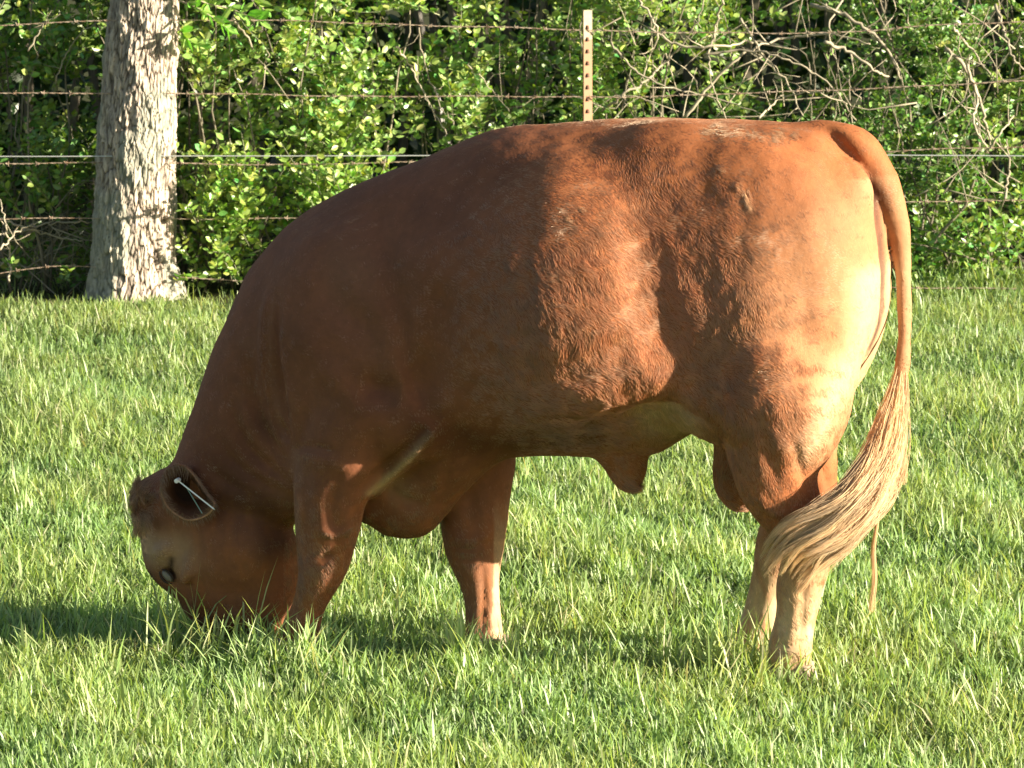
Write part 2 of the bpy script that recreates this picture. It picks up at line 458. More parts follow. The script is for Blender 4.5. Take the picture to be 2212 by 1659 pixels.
# --- surface nets
def surface_nets(f):
    ins = f < 0
    nx, ny, nz = f.shape
    c = ins[:-1, :-1, :-1].astype(np.int8)
    tot = np.zeros((nx-1, ny-1, nz-1), np.int8)
    for dx in (0, 1):
        for dy in (0, 1):
            for dz in (0, 1):
                tot += ins[dx:nx-1+dx, dy:ny-1+dy, dz:nz-1+dz]
    act = (tot > 0) & (tot < 8)
    idx = np.argwhere(act)
    vid = np.full(act.shape, -1, np.int64); vid[act] = np.arange(len(idx))
    acc = np.zeros((len(idx), 3)); cnt = np.zeros(len(idx))
    corners = [(a, b, c_) for a in (0, 1) for b in (0, 1) for c_ in (0, 1)]
    val = {co: f[idx[:, 0]+co[0], idx[:, 1]+co[1], idx[:, 2]+co[2]] for co in corners}
    for a in corners:
        for axis in range(3):
            if a[axis] == 1: continue
            b = list(a); b[axis] = 1; b = tuple(b)
            va, vb = val[a], val[b]
            m = (va < 0) != (vb < 0)
            t = np.where(m, va / np.where(m, va - vb, 1), 0)
            p = np.array(a, float)[None, :].repeat(len(idx), 0); p[:, axis] += t
            acc[m] += p[m]; cnt[m] += 1
    V = idx + acc / cnt[:, None]
    quads = []
    for axis in range(3):
        o1, o2 = [(1, 2), (2, 0), (0, 1)][axis]
        sl_a = [slice(None)] * 3; sl_b = [slice(None)] * 3
        sl_a[axis] = slice(0, -1); sl_b[axis] = slice(1, None)
        ch = ins[tuple(sl_a)] != ins[tuple(sl_b)]
        e = np.argwhere(ch)
        e = e[(e[:, o1] > 0) & (e[:, o2] > 0) & (e[:, o1] < f.shape[o1]-1) & (e[:, o2] < f.shape[o2]-1)]
        flip = ins[e[:, 0], e[:, 1], e[:, 2]]
        def at(d1, d2):
            q = e.copy(); q[:, o1] -= d1; q[:, o2] -= d2
            return vid[q[:, 0], q[:, 1], q[:, 2]]
        q = np.stack([at(1, 1), at(0, 1), at(0, 0), at(1, 0)], -1)
        q[~flip] = q[~flip][:, ::-1]
        quads.append(q)
    Q = np.vstack(quads)
    return V, Q[(Q >= 0).all(1)]
BV, BQ = surface_nets(field)
BV = BV * H + np.array([s0, t0, z0])
# a light relaxation
def relax(V, Q, n, lam=0.5):
    for it in range(n):
        acc = np.zeros_like(V); cnt = np.zeros(len(V))
        for a in range(4):
            b = (a + 1) % 4
            np.add.at(acc, Q[:, a], V[Q[:, b]]); np.add.at(cnt, Q[:, a], 1)
            np.add.at(acc, Q[:, b], V[Q[:, a]]); np.add.at(cnt, Q[:, b], 1)
        V = V + (lam if it % 2 == 0 else -lam * 0.98) * (acc / np.maximum(cnt, 1)[:, None] - V)
    return V
BV = relax(BV, BQ, 6)
# keep the largest connected surface only
def largest(V, Q):
    lab = np.arange(len(V))
    while True:
        m = lab[Q].min(1); new = lab.copy()
        for a in range(4): np.minimum.at(new, Q[:, a], m)
        new = new[new]; new = new[new]
        if (new == lab).all(): break
        lab = new
    u, c = np.unique(lab[Q[:, 0]], return_counts=True)
    keep = lab[Q[:, 0]] == u[c.argmax()]
    Q = Q[keep]; used = np.unique(Q); remap = np.full(len(V), -1); remap[used] = np.arange(len(used))
    return V[used], remap[Q]
BV, BQ = largest(BV, BQ)

def vnormals(V, Q):
    T = np.vstack([Q[:, [0, 1, 2]], Q[:, [0, 2, 3]]])
    cr = np.cross(V[T[:, 1]] - V[T[:, 0]], V[T[:, 2]] - V[T[:, 0]]); vn = np.zeros_like(V)
    for a in range(3): np.add.at(vn, T[:, a], cr)
    return vn / (np.linalg.norm(vn, axis=1)[:, None] + 1e-12)
def line_dist(p, pts, t=0.0):
    P = np.array([L(u, v, t)[[0, 2]] for u, v in pts]); P = smooth_path(P, 5 * len(P)) if len(P) > 2 else P
    q = p[:, [0, 2]]; d = np.full(len(p), 9.0); h_ = np.zeros(len(p)); n = len(P) - 1
    for i in range(n):
        ab = P[i + 1] - P[i]; h = np.clip(((q - P[i]) @ ab) / (ab @ ab + 1e-12), 0, 1)
        dd = np.linalg.norm(q - P[i] - h[:, None] * ab, axis=1)
        m = dd < d; d[m] = dd[m]; h_[m] = (i + h[m]) / n
    return d, h_
def crease(pts, sig, depth, side=1, t=0.2):
    global BV
    if pts[0][0] < 1000 and t > 0 and pts[0][1] < 900: depth = depth * 1.7
    d, h = line_dist(BV, pts, t)
    w = np.exp(-(d / (sig * PX)) ** 2 / 2) * np.sin(np.pi * np.clip(h * .9 + .05, 0, 1)) ** .6
    w = w * np.clip(BN[:, 1] * side, 0, 1) ** .7 * (BV[:, 1] * side > -.25)
    BV = BV - BN * (w * depth)[:, None]
BN = vnormals(BV, BQ)
for sd, k_ in ((1, 1.0), (-1, 1.0)):
    T2 = .2
    for pts, sg, dp in [
        ([(592,640),(586,720),(590,800),(598,860),(606,920),(616,985)], 12, .015), ([(570,640),(562,720),(564,800),(573,860),(584,920),(596,980)], 8, -.009),
        ([(520,780),(530,860),(558,935),(604,1000)], 9, .011), ([(480,870),(500,935),(545,1000),(604,1040)], 9, .012), ([(445,940),(480,995),(530,1040),(600,1075)], 9, .011),
        ([(420,1010),(470,1050),(530,1080)], 9, .009),
        ([(790,820),(840,835),(880,850)], 24, .020), ([(640,700),(700,760),(760,830),(810,890)], 22, -.008),
        ([(700,560),(740,640),(800,700),(850,800)], 26, .010), ([(820,480),(850,560),(880,680),(905,790),(940,880),(990,940)], 17, .012),
        ([(624,972),(680,957),(735,966)], 6, .010), ([(630,990),(700,985),(790,1010)], 14, -.006),
        ([(940,925),(905,970),(855,1015),(797,1066)], 7, -.010), ([(922,920),(885,965),(835,1008),(785,1055)], 8, .018),
        ([(962,940),(925,990),(870,1035),(815,1075)], 10, .010), ([(820,1070),(860,1095),(900,1100)], 13, .012), ([(960,1010),(945,1070),(925,1120)], 9, .010),
        ([(905,900),(935,915),(930,950),(905,960)], 6, -.006),
        ([(740,1040),(725,1090),(735,1150)], 11, .013), ([(665,1000),(668,1080),(672,1150)], 12, .010), ([(690,1140),(740,1150),(770,1130)], 8, -.008), ([(720,1195),(690,1210)], 8, .010),
        ([(1085,440),(1105,560),(1120,700)], 10, .0035), ([(1150,420),(1165,560),(1170,700)], 10, .003),
        ([(1450,460),(1480,560),(1560,640),(1600,760)], 30, .004), ([(1760,520),(1768,680),(1748,860)], 20, .006), ([(1650,520),(1640,640),(1620,780),(1590,880)], 34, -.006), ([(1764,288),(1795,312),(1824,342),(1852,376)], 8, .016), ([(1800,288),(1850,312),(1888,352)], 11, -.006),
        ([(1655,880),(1672,960),(1688,1040)], 12, .010), ([(1725,940),(1745,1040),(1765,1110)], 8, .010), ([(1640,1040),(1665,1090),(1700,1110)], 9, -.008),
        ([(1742,1250),(1735,1320),(1728,1400)], 6, .007), ([(1700,1270),(1694,1340),(1690,1400)], 9, .005), ([(1668,1385),(1705,1392),(1740,1385)], 6, .006),
        ([(1240,820),(1300,850),(1370,850)], 14, -.008), ([(1200,900),(1280,910),(1340,890)], 14, .012),
    ]:
        crease(pts, sg, dp, sd, T2)
# tendons and knee folds that show on the inside of the far legs
for pts, sg, dp in [([(1062,1200),(1066,1280),(1064,1380)], 6, .008), ([(985,1165),(1030,1170),(1085,1160)], 4, .005), ([(985,1185),(1030,1190),(1085,1180)], 4, .005),
                    ([(990,1140),(1030,1150),(1080,1135)], 10, -.006), ([(1005,1390),(1040,1400),(1080,1392)], 6, .006), ([(1650,1230),(1640,1310),(1625,1370)], 7, .006),
                    ([(1030,1020),(1040,1090),(1050,1150)], 12, .008)]:
    crease(pts, sg, dp, 1, -.15)
# long gentle swells so that no surface is perfectly even
BV = BV + BN * (0.0028 * fbm(BV, 4.0, 2, 301) + 0.0007 * fbm(BV, 12.0, 2, 302))[:, None] * np.clip(BV[:, 2:3] / .4, .2, 1)

# --- coat colour with some painted light and shade, by place on the animal
PXY = {}
def blob(p, u, v, r_px, t=None, soft=1.0):
    c = L(u, v, t or 0.0)
    d2 = (p[:, 0] - c[0]) ** 2 + (p[:, 2] - c[2]) ** 2
    if t is not None: d2 = d2 + (p[:, 1] - c[1]) ** 2
    return np.exp(-d2 / (2 * (r_px * PX) ** 2))
RED = np.array([.36, .125, .044]); TAN = np.array([.54, .29, .145]); CREAM = np.array([.68, .50, .30]); DARK = np.array([.10, .035, .014])
def coat(p):
    c = np.tile(RED, (len(p), 1))
    def mix(c, col, w):
        w = np.clip(w, 0, 1)[:, None]; return c * (1 - w) + col * w
    n = fbm(p, 3.0, 3, 3); n2 = fbm(p, 14.0, 2, 5)
    c = c * (1 + 0.16 * n + 0.10 * n2)[:, None]
    Z = p[:, 2]
    c = mix(c, np.array([.20, .080, .050]), .6 * np.clip((p[:, 0] - .45) / .35, 0, 1))   # shade of the front half painted into the shoulder and neck coat
    # paler buttocks and rear of the thigh
    c = mix(c, TAN, 0.36 * np.clip(blob(p, 1850, 620, 85) + blob(p, 1870, 470, 60) + blob(p, 1800, 830, 60) * .8, 0, 1))
    c = mix(c, TAN * 1.05, 0.35 * blob(p, 1740, 640, 110))
    # paler lower legs
    lw = np.clip((0.42 - Z) / 0.30, 0, 1) * (p[:, 0] < 0.75)
    c = mix(c, CREAM, 0.9 * lw)
    lwf = np.clip((0.30 - Z) / 0.25, 0, 1) * (p[:, 0] >= 0.75) * (p[:, 0] < 1.0)
    c = mix(c, TAN, 0.5 * lwf)
    # bare pale skin in front of the thigh and inside the armpit
    c = mix(c, np.array([.60, .42, .25]), 0.75 * np.clip(blob(p, 1440, 880, 44) + blob(p, 1500, 890, 34), 0, 1) * (np.abs(p[:, 1]) < .24))
    d_, _ = line_dist(p, [(936,930),(905,970),(855,1015),(797,1066)], .2)
    c = mix(c, np.array([.60, .40, .24]), .75 * np.exp(-(d_ / (6 * PX)) ** 2 / 2) + .3 * blob(p, 880, 1045, 26))
    # belly shade painted into the coat along the lower barrel
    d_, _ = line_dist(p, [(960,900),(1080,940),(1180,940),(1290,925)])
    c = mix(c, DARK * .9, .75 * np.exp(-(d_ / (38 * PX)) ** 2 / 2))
    d_, _ = line_dist(p, [(1800,298),(1883,354),(1911,408),(1931,475),(1942,560),(1946,650),(1946,750),(1941,830)])
    c = mix(c, TAN * .95, .7 * np.exp(-(d_ / (18 * PX)) ** 2 / 2) * np.clip((p[:, 2] < 1.28), 0, 1))
    # dust and mud low on the legs
    c = mix(c, np.array([.16, .10, .06]), .5 * np.clip((.16 - Z) / .12, 0, 1) * np.clip(.5 + 1.2 * fbm(p, 11, 2, 12), 0, 1))
    c = mix(c, RED * 1.1, .45 * np.clip(fbm(p * np.array([2.2, 2.2, .6]), 9, 2, 14), 0, 1) * (Z < .45))
    # cream hair down the back of the thigh
    d_, _ = line_dist(p, [(1902,600),(1885,720),(1845,815),(1800,895),(1765,965)], .1)
    c = mix(c, CREAM * 1.05, .55 * np.exp(-(d_ / (22 * PX)) ** 2 / 2))
    c = mix(c, DARK * 1.6, .4 * np.clip(blob(p, 1368, 362, 20) + blob(p, 1350, 410, 16), 0, 1))
    # light edges of the neck ridge and foreleg front, painted as pale lines
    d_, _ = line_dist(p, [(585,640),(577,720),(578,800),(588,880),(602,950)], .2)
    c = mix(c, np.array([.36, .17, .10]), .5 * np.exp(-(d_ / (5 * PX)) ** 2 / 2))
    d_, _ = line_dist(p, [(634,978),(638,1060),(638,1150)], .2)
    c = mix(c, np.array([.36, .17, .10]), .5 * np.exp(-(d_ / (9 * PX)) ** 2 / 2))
    # skin between the buttocks, darkened to paint in the shade of the cleft
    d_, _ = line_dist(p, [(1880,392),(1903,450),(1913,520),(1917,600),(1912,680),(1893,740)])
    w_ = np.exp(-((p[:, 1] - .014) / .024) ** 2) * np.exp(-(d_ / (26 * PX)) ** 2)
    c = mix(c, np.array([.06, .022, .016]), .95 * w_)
    # coat blotches, plus shade painted into the neck folds and beside the foreleg
    c = mix(c, np.array([.09, .036, .021]), .7 * np.clip(blob(p, 852, 826, 48) * .4 + blob(p, 690, 700, 40) * .4 + blob(p, 500, 970, 40) * .6 + blob(p, 530, 1050, 42) + blob(p, 592, 1080, 26) + blob(p, 606, 1170, 24) + blob(p, 596, 900, 20) * .7, 0, 1))
    c = mix(c, np.array([.30, .135, .075]), .55 * np.clip(blob(p, 800, 565, 60) + blob(p, 860, 740, 50) * .5 + blob(p, 680, 985, 24) + blob(p, 640, 1060, 22) * .8 + blob(p, 566, 720, 20) * .6 + blob(p, 566, 820, 16) * .6, 0, 1))
    # forehead
    c = mix(c, np.array([.50, .31, .18]), 0.85 * np.clip(blob(p, 305, 1130, 18) + blob(p, 310, 1170, 20) + blob(p, 335, 1190, 22) * .8 + blob(p, 385, 1195, 22) * .5, 0, 1))
    c = mix(c, np.array([.45, .275, .155]), 0.7 * np.clip(blob(p, 350, 1185, 34) + blob(p, 410, 1205, 34) * .7 + blob(p, 400, 1160, 24) * .5, 0, 1))
    d_, _ = line_dist(p, [(322,1245),(334,1274),(352,1290),(385,1312)])
    c = mix(c, DARK * .35, .9 * np.exp(-(d_ / (9 * PX)) ** 2 / 2))
    d_, _ = line_dist(p, [(385,1203),(380,1222),(376,1246)])
    c = mix(c, DARK * .3, .9 * np.exp(-(d_ / (5.5 * PX)) ** 2 / 2))
    c = mix(c, DARK * .7, 0.8 * np.clip(blob(p, 430, 1345, 34) + blob(p, 520, 1385, 34), 0, 1))
    c = mix(c, DARK * 1.3, 0.7 * np.clip(blob(p, 342, 1105, 11) + blob(p, 350, 1125, 9) + blob(p, 292, 1062, 12) * .6, 0, 1))
    curl = np.clip(blob(p, 304, 1110, 16) + blob(p, 306, 1150, 15) + blob(p, 308, 1190, 15), 0, 1) * np.clip(fbm(p, 38, 2, 91) * 2, -.6, 1)
    c = c * (1 + .55 * curl)[:, None]
    pass
    return np.clip(c, 0.01, 0.85)

bull = empty('bull', (float(BO[0]), float(BO[1]), 0.0))
tag(bull, 'large reddish brown bull grazing with its head down in the grass', 'bull')
def to_bull(p):         # bull coordinates -> coordinates under the bull empty
    return W3(p) - np.array([BO[0], BO[1], 0.0])
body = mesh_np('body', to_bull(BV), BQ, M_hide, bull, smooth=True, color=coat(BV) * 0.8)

# triangles for sampling and ray casting
BT = np.vstack([BQ[:, [0, 1, 2]], BQ[:, [0, 2, 3]]])
bvh = BVHTree.FromPolygons([Vector(v) for v in W3(BV)], [tuple(q) for q in BQ.tolist()])
def hit(u, v):
    loc, nrm, i, d = bvh.ray_cast(Vector(C0), Vector(ray(u, v)).normalized())
    return (np.array(loc), np.array(nrm)) if loc else (None, None)

# ------------------------------------------------------------------ hair
def hair_object(name, P, radii, col, mat, parent, label=None):
    """P (n, k, 3) points, radii (k,) or (n,k), col (n,3)"""
    n, k, _ = P.shape
    cu = bpy.data.hair_curves.new(name)
    cu.add_curves([k] * n)
    cu.attributes['position'].data.foreach_set('vector', P.astype(np.float32).ravel())
    ra = cu.attributes.get('radius') or cu.attributes.new('radius', 'FLOAT', 'POINT')
    ra.data.foreach_set('value', np.broadcast_to(radii, (n, k)).astype(np.float32).ravel())
    ca = cu.attributes.new('tint', 'FLOAT_COLOR', 'CURVE')
    cc = np.ones((n, 4), np.float32); cc[:, :3] = col
    ca.data.foreach_set('color', cc.ravel())
    cu.materials.append(mat)
    o = bpy.data.objects.new(name, cu)
    link(o, parent)
    o['kind'] = 'stuff'
    return o
def hair_mat(name, gloss=0.12, rough=0.45):
    m, nt, out = new_mat(name)
    a = N(nt, 'ShaderNodeAttribute', attribute_name='tint')
    h = N(nt, 'ShaderNodeBsdfDiffuse'); t = N(nt, 'ShaderNodeBsdfTranslucent'); g = N(nt, 'ShaderNodeBsdfHair', component='Reflection')
    g.inputs['RoughnessU'].default_value = 0.35; g.inputs['RoughnessV'].default_value = 0.6
    nt.links.new(a.outputs['Color'], h.inputs['Color']); nt.links.new(a.outputs['Color'], t.inputs['Color'])
    g.inputs['Color'].default_value = (1, .82, .62, 1)
    m1 = N(nt, 'ShaderNodeMixShader'); m1.inputs[0].default_value = 0.25
    nt.links.new(h.outputs[0], m1.inputs[1]); nt.links.new(t.outputs[0], m1.inputs[2])
    m2 = N(nt, 'ShaderNodeMixShader'); m2.inputs[0].default_value = gloss
    nt.links.new(m1.outputs[0], m2.inputs[1]); nt.links.new(g.outputs[0], m2.inputs[2])
    nt.links.new(m2.outputs[0], out.inputs[0])
    return m
M_coat = hair_mat('coat_hair', 0.16)
M_switch = hair_mat('tail_hair', 0.14)

def grow_coat(n):
    A, B, C = BV[BT[:, 0]], BV[BT[:, 1]], BV[BT[:, 2]]
    cr = np.cross(B - A, C - A); area = np.linalg.norm(cr, axis=1)
    # smooth vertex normals
    vn = np.zeros_like(BV)
    for a in range(3): np.add.at(vn, BT[:, a], cr)
    vn /= np.linalg.norm(vn, axis=1)[:, None] + 1e-12
    cen = (A + B + C) / 3
    w = area * np.where(cen[:, 1] > -0.02, 1.0, 0.22)
    w *= np.where(cen[:, 2] < 0.05, 0.2, 1.0)
    near_face = (cen[:, 0] > 1.45)
    tri = rng.choice(len(BT), n, p=w / w.sum())
    r1 = np.sqrt(rng.random(n))[:, None]; r2 = rng.random(n)[:, None]
    p = A[tri] * (1 - r1) + B[tri] * (r1 * (1 - r2)) + C[tri] * (r1 * r2)
    nv = vn[BT[tri, 0]] * (1 - r1) + vn[BT[tri, 1]] * (r1 * (1 - r2)) + vn[BT[tri, 2]] * (r1 * r2)
    nv /= np.linalg.norm(nv, axis=1)[:, None] + 1e-12
    # long-coat mask: hind half of flank and thigh, poll
    hip = np.clip(.75 * blob(p, 1310, 620, 170) + .7 * blob(p, 1520, 600, 190) + .8 * blob(p, 1650, 900, 130) + .8 * blob(p, 1290, 840, 110) + .5 * blob(p, 1450, 700, 110), 0, 1)
    poll = np.clip(blob(p, 300, 1062, 26) + blob(p, 300, 1125, 16) + .8 * blob(p, 1358, 1045, 13), 0, 1)
    legs = np.clip((0.5 - p[:, 2]) / 0.2, 0, 1) * (p[:, 0] < 1.3)
    fleck = np.zeros(n)
    for (u_, v_, r_) in ((1540,276,7),(1575,281,9),(1610,279,8),(1640,286,8),(1665,288,7),(1700,290,9),(1730,287,6),(1582,352,7),(1628,380,6),(1648,402,9),(1652,425,7),(1270,448,5),(1298,425,4),(1556,268,6),(1690,278,6)):
        fleck += blob(p, u_, v_, r_, None) * (p[:, 1] > 0)
    fleck = np.clip(fleck, 0, 1) * (fbm(p, 40, 2, 90) > -.2)
    ln = 0.0065 + 0.010 * fleck + 0.012 * hip + 0.036 * poll + 0.006 * legs * (1-hip)
    # comb direction
    g = np.tile(np.array([-0.75, 0.0, -0.66]), (n, 1))
    hz = np.clip((0.95 - p[:, 2]) / 0.5, 0, 1)[:, None]
    g = g * (1 - hz) + np.array([-0.25, 0, -0.97]) * hz
    face = np.clip((p[:, 0] - 1.35) / 0.15, 0, 1)[:, None] * np.clip((0.62 - p[:, 2]) / 0.1, 0, 1)[:, None]
    g = g * (1 - face) + np.array([-0.5, 0, -0.86]) * face
    # swirl noise (tufts)
    a1 = fbm(p, 4.0, 2, 21) * 0.5 + fbm(p, 16.0, 2, 22) * (0.12 + 0.22 * hip) + fbm(p, 8.0, 2, 27) * 3.5 * poll
    ca, sa = np.cos(a1), np.sin(a1)
    g = np.stack([g[:, 0] * ca - g[:, 2] * sa, g[:, 1], g[:, 0] * sa + g[:, 2] * ca], -1)
    g += rng.normal(size=g.shape) * (0.06 + 0.09 * hip)[:, None]
    g -= (g * nv).sum(1)[:, None] * nv
    g /= np.linalg.norm(g, axis=1)[:, None] + 1e-9
    lift = 0.09 + 0.15 * hip * (0.6 + 0.4 * fbm(p, 22, 2, 31)) + 0.75 * poll + 0.3 * fleck + rng.random(n) * (0.04 + 0.06 * hip)
    ln = ln * (0.7 + 0.6 * rng.random(n)) * (1 + 0.3 * fbm(p, 25, 2, 33))
    # clump
    cell = 0.012
    key = np.floor(p / cell + fbm(p, 30, 1, 40)[:, None] * 0.3)
    cc = (key + 0.5) * cell
    K = 4
    P = np.empty((n, K, 3))
    for i in range(K):
        f = i / (K - 1)
        dirn = g * math.cos(0.5 * f * 0.4) + nv * (lift * (1.3 - 0.9 * f))[:, None]
        dirn /= np.linalg.norm(dirn, axis=1)[:, None]
        q = p + dirn * (ln * f)[:, None] - nv * 0.0006
        pull = (cc + dirn * (ln * f)[:, None]) - q
        pull -= (pull * nv).sum(1)[:, None] * nv
        P[:, i] = q + pull * (0.15 * f * f * np.maximum(hip, poll * 2.4))[:, None]
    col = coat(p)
    col = col * (0.80 + 0.46 * rng.random(n))[:, None] * (1 + 0.10 * fbm(p, 30, 2, 41) + .12 * fbm(p * np.array([1, 1, .35]), 60, 2, 43))[:, None]
    col = col * (1 - .55 * poll[:, None] * (rng.random((n, 1)) < .45)) + np.array([.50, .33, .20]) * .55 * poll[:, None] * (rng.random((n, 1)) < .45)
    lightmix = (hip * np.clip(fbm(p, 18, 2, 50), 0, 1) * 0.5)[:, None]
    col = col * (1 - lightmix) + np.array([.55, .24, .09]) * lightmix
    col = col * (1 - .8 * fleck[:, None]) + np.array([.75, .50, .28]) * .8 * fleck[:, None]
    rad = np.array([0.00050, 0.00042, 0.00030, 0.00008])
    P = bend(P); Pw = (BO - np.array([BO[0], BO[1], 0])) + P[..., :1] * ES + P[..., 1:2] * ET + P[..., 2:3] * np.array([0, 0, 1.0])
    return hair_object('coat', Pw, rad, np.clip(col, 0, .9), M_coat, bull)
grow_coat(420000)

# ------------------------------------------------------------------ tail switch
def px_path(pts, n):
    """pts (u,v,t) -> bull coordinates"""
    return smooth_path(np.array([L(u, v, t) for u, v, t in pts]), n)
def switch():
    K = 22
    G = [  # guide curves from upper edge to lower edge of the swung tassel
        [(1943,690,-.05),(1941,780,-.04),(1929,845,0),(1908,900,.06),(1880,955,.12),(1856,1005,.19),(1812,1062,.25),(1750,1098,.28),(1692,1135,.285),(1655,1185,.28)],
        [(1944,690,-.05),(1943,780,-.04),(1935,845,0),(1920,905,.07),(1898,965,.14),(1868,1020,.22),(1828,1080,.28),(1765,1128,.30),(1700,1160,.305),(1656,1214,.30)],
        [(1945,690,-.05),(1945,780,-.04),(1941,850,0),(1933,910,.07),(1914,975,.15),(1882,1045,.23),(1840,1110,.28),(1780,1160,.31),(1720,1180,.31),(1678,1232,.30)],
        [(1946,690,-.05),(1947,780,-.04),(1947,850,0),(1944,920,.06),(1930,990,.12),(1902,1065,.2),(1860,1130,.26),(1810,1180,.29),(1755,1205,.30),(1722,1252,.30)],
        [(1947,690,-.05),(1949,780,-.04),(1952,850,-.01),(1951,920,.03),(1942,995,.08),(1917,1075,.14),(1882,1130,.19),(1845,1180,.23),(1800,1218,.26),(1740,1250,.27)],
    ]
    G = np.array([px_path(g, K) for g in G])
    n = 5600
    w = rng.random(n) * (len(G) - 1.001)
    # gather into locks
    locks = np.sort(rng.random(60)) * (len(G) - 1.001)
    near = locks[np.abs(w[:, None] - locks[None, :]).argmin(1)]
    f = np.linspace(0, 1, K)
    ww = w[:, None] * (1 - 0.75 * f[None, :]) + near[:, None] * 0.75 * f[None, :]
    i = ww.astype(int); fr = (ww - i)[..., None]
    P = G[i, np.arange(K)[None, :]] * (1 - fr) + G[i + 1, np.arange(K)[None, :]] * fr
    lockid = np.abs(w[:, None] - locks[None, :]).argmin(1)
    ph = rng.random((60, 3)) * 6.28; am = 0.006 + 0.018 * rng.random(60)
    for a in range(3):
        P[..., a] += am[lockid][:, None] * f[None, :] ** 1.3 * np.sin(f[None, :] * (7 + 5 * ph[lockid, a][:, None] / 6.28) + ph[lockid, a][:, None])
    thick = (0.011 * np.sin(np.pi * np.clip(f * 0.9 + 0.1, 0, 1)) + 0.006) * np.clip(f / .25, .15, 1)
    dirv = rng.normal(size=(n, 3)); dirv /= np.linalg.norm(dirv, axis=1)[:, None]
    rr = rng.random(n) ** 0.6 * np.where(rng.random(n) < .10, 1.9, 1)
    P += dirv[:, None, :] * (rr[:, None] * thick[None, :])[..., None] * np.array([.8, 1.0, .8])
    # each hair ends at its own length
    cut = 0.56 + 0.44 * rng.random(n) ** 0.7
    st0 = (.36 * rng.random(n))[:, None]
    fi = (st0 + f[None, :] * (cut[:, None] - st0)) * (K - 1)
    a = np.minimum(fi.astype(int), K - 2); b = (fi - a)[..., None]
    r = np.arange(n)[:, None]
    P = P[r, a] * (1 - b) + P[r, a + 1] * b
    # loose wisps
    def wisp(path, m, spread):
        g = px_path(path, K)
        q = np.repeat(g[None], m, 0) + rng.normal(size=(m, 1, 3)) * spread * f[None, :, None] ** 0.7
        q += (0.003 * np.sin(f * 14))[None, :, None] * np.array([1, .4, 0])
        return q
    P = np.concatenate([P, wisp([(1905,1020,.12),(1895,1100,.12),(1889,1200,.11),(1886,1260,.11),(1885,1318,.11)], 60, .004),
                        wisp([(1950,860,.03),(1953,940,.03),(1951,1000,.03),(1955,1040,.03)], 90, .005),
                        wisp([(1948,860,.03),(1950,940,.04),(1946,990,.04),(1944,1030,.04)], 60, .005),
                        wisp([(1860,1120,.25),(1820,1180,.28),(1770,1225,.29),(1735,1262,.3),(1722,1285,.3),(1735,1300,.3)], 60, .006)])
    n = len(P)
    base = np.array([.76, .53, .29])
    col = base * (0.65 + 0.6 * rng.random(n))[:, None]
    lockl = np.r_[rng.random(60)[lockid], np.full(n - len(lockid), .6)]
    col = col * (0.48 + 0.74 * lockl)[:, None]
    rad = np.interp(np.linspace(0, 1, K), [0, .7, 1], [.0006, .0005, .0002])
    P = bend(P); Pw = P[..., :1] * ES + P[..., 1:2] * ET + P[..., 2:3] * np.array([0, 0, 1.0])
    o = hair_object('tail_switch', Pw, rad, np.clip(col, 0, .9), M_switch, bull)
switch()

# ------------------------------------------------------------------ ear with tags, eyes, hooves
def loc(p): return to_bull(np.atleast_2d(p))
def ear(sd, name='ear'):
    rim = [(368,1001),(386,1006),(402,1022),(418,1045),(434,1070),(448,1092),(442,1106),(420,1122),(396,1126),(372,1114),(352,1094),(340,1068),(338,1040),(347,1014)]
    tb = .175 * sd
    Rm = smooth_path(np.array([L(u, v, tb) for u, v in rim] + [L(*rim[0], tb)]), 57)[:-1]
    c = Rm.mean(0)
    tt = (Rm[:, 0] - Rm[:, 0].min()) / np.ptp(Rm[:, 0])
    Rm[:, 1] = sd * (.175 - 0.035 * (1 - tt) )           # the tip (rearward) stands further in
    root = L(362, 1055, 0.085 * sd)
    rings = []; n = len(Rm)
    prof = [(1.0, 0.0, 0), (0.93, 0.008, 0), (0.82, 0.03, 0), (0.62, 0.052, 0), (0.35, 0.066, 0), (0.0, 0.07, 0)]
    for s_, dep, _ in prof:   # inner surface
        ctr = c * (1 - (1 - s_) * 0.5) + root * ((1 - s_) * 0.5)
        q = ctr + (Rm - c) * s_; q[:, 1] = Rm[:, 1] * s_ + (1 - s_) * c[1] - sd * dep
        rings.append(q)
    inner = rings
    outer = []
    for s_, dep, _ in [(1.03, 0.004, 0), (1.0, 0.02, 0), (0.88, 0.046, 0), (0.68, 0.070, 0), (0.45, 0.088, 0), (0.3, 0.10, 0)]:
        ctr = c * (1 - (1 - s_) * 0.6) + root * ((1 - s_) * 0.6)
        q = ctr + (Rm - c) * s_; q[:, 1] = Rm[:, 1] * s_ + (1 - s_) * c[1] - sd * dep
        outer.append(q)
    allr = inner[::-1] + outer
    V = np.vstack(allr); m = len(allr)
    i = np.arange(m - 1)[:, None] * n; j = np.arange(n)[None, :]; j2 = (j + 1) % n
    F = np.stack([i + j, i + j2, i + n + j2, i + n + j], -1).reshape(-1, 4)
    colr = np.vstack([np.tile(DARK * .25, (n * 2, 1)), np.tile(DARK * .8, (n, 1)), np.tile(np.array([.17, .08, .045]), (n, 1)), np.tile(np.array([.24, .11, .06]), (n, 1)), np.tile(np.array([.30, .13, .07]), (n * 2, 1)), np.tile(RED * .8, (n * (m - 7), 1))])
    o = mesh_np(name, loc(V), F, M_hide, bull, smooth=True, color=colr)
    return o, Rm, c
ear_near, rimp, earc = ear(1)
def rim_roll(R_im, par, sd):
    acc = Acc(); k = len(R_im)
    acc.tube(loc(np.vstack([R_im[4:46]])), .0026 * np.sin(np.linspace(.25, 2.9, 42)) + .0008, 8, c=np.array([.50, .27, .17]))
    acc.build('ear_rim', M_hide, par, smooth=True)
rim_roll(rimp, ear_near, 1)
ear(-1)
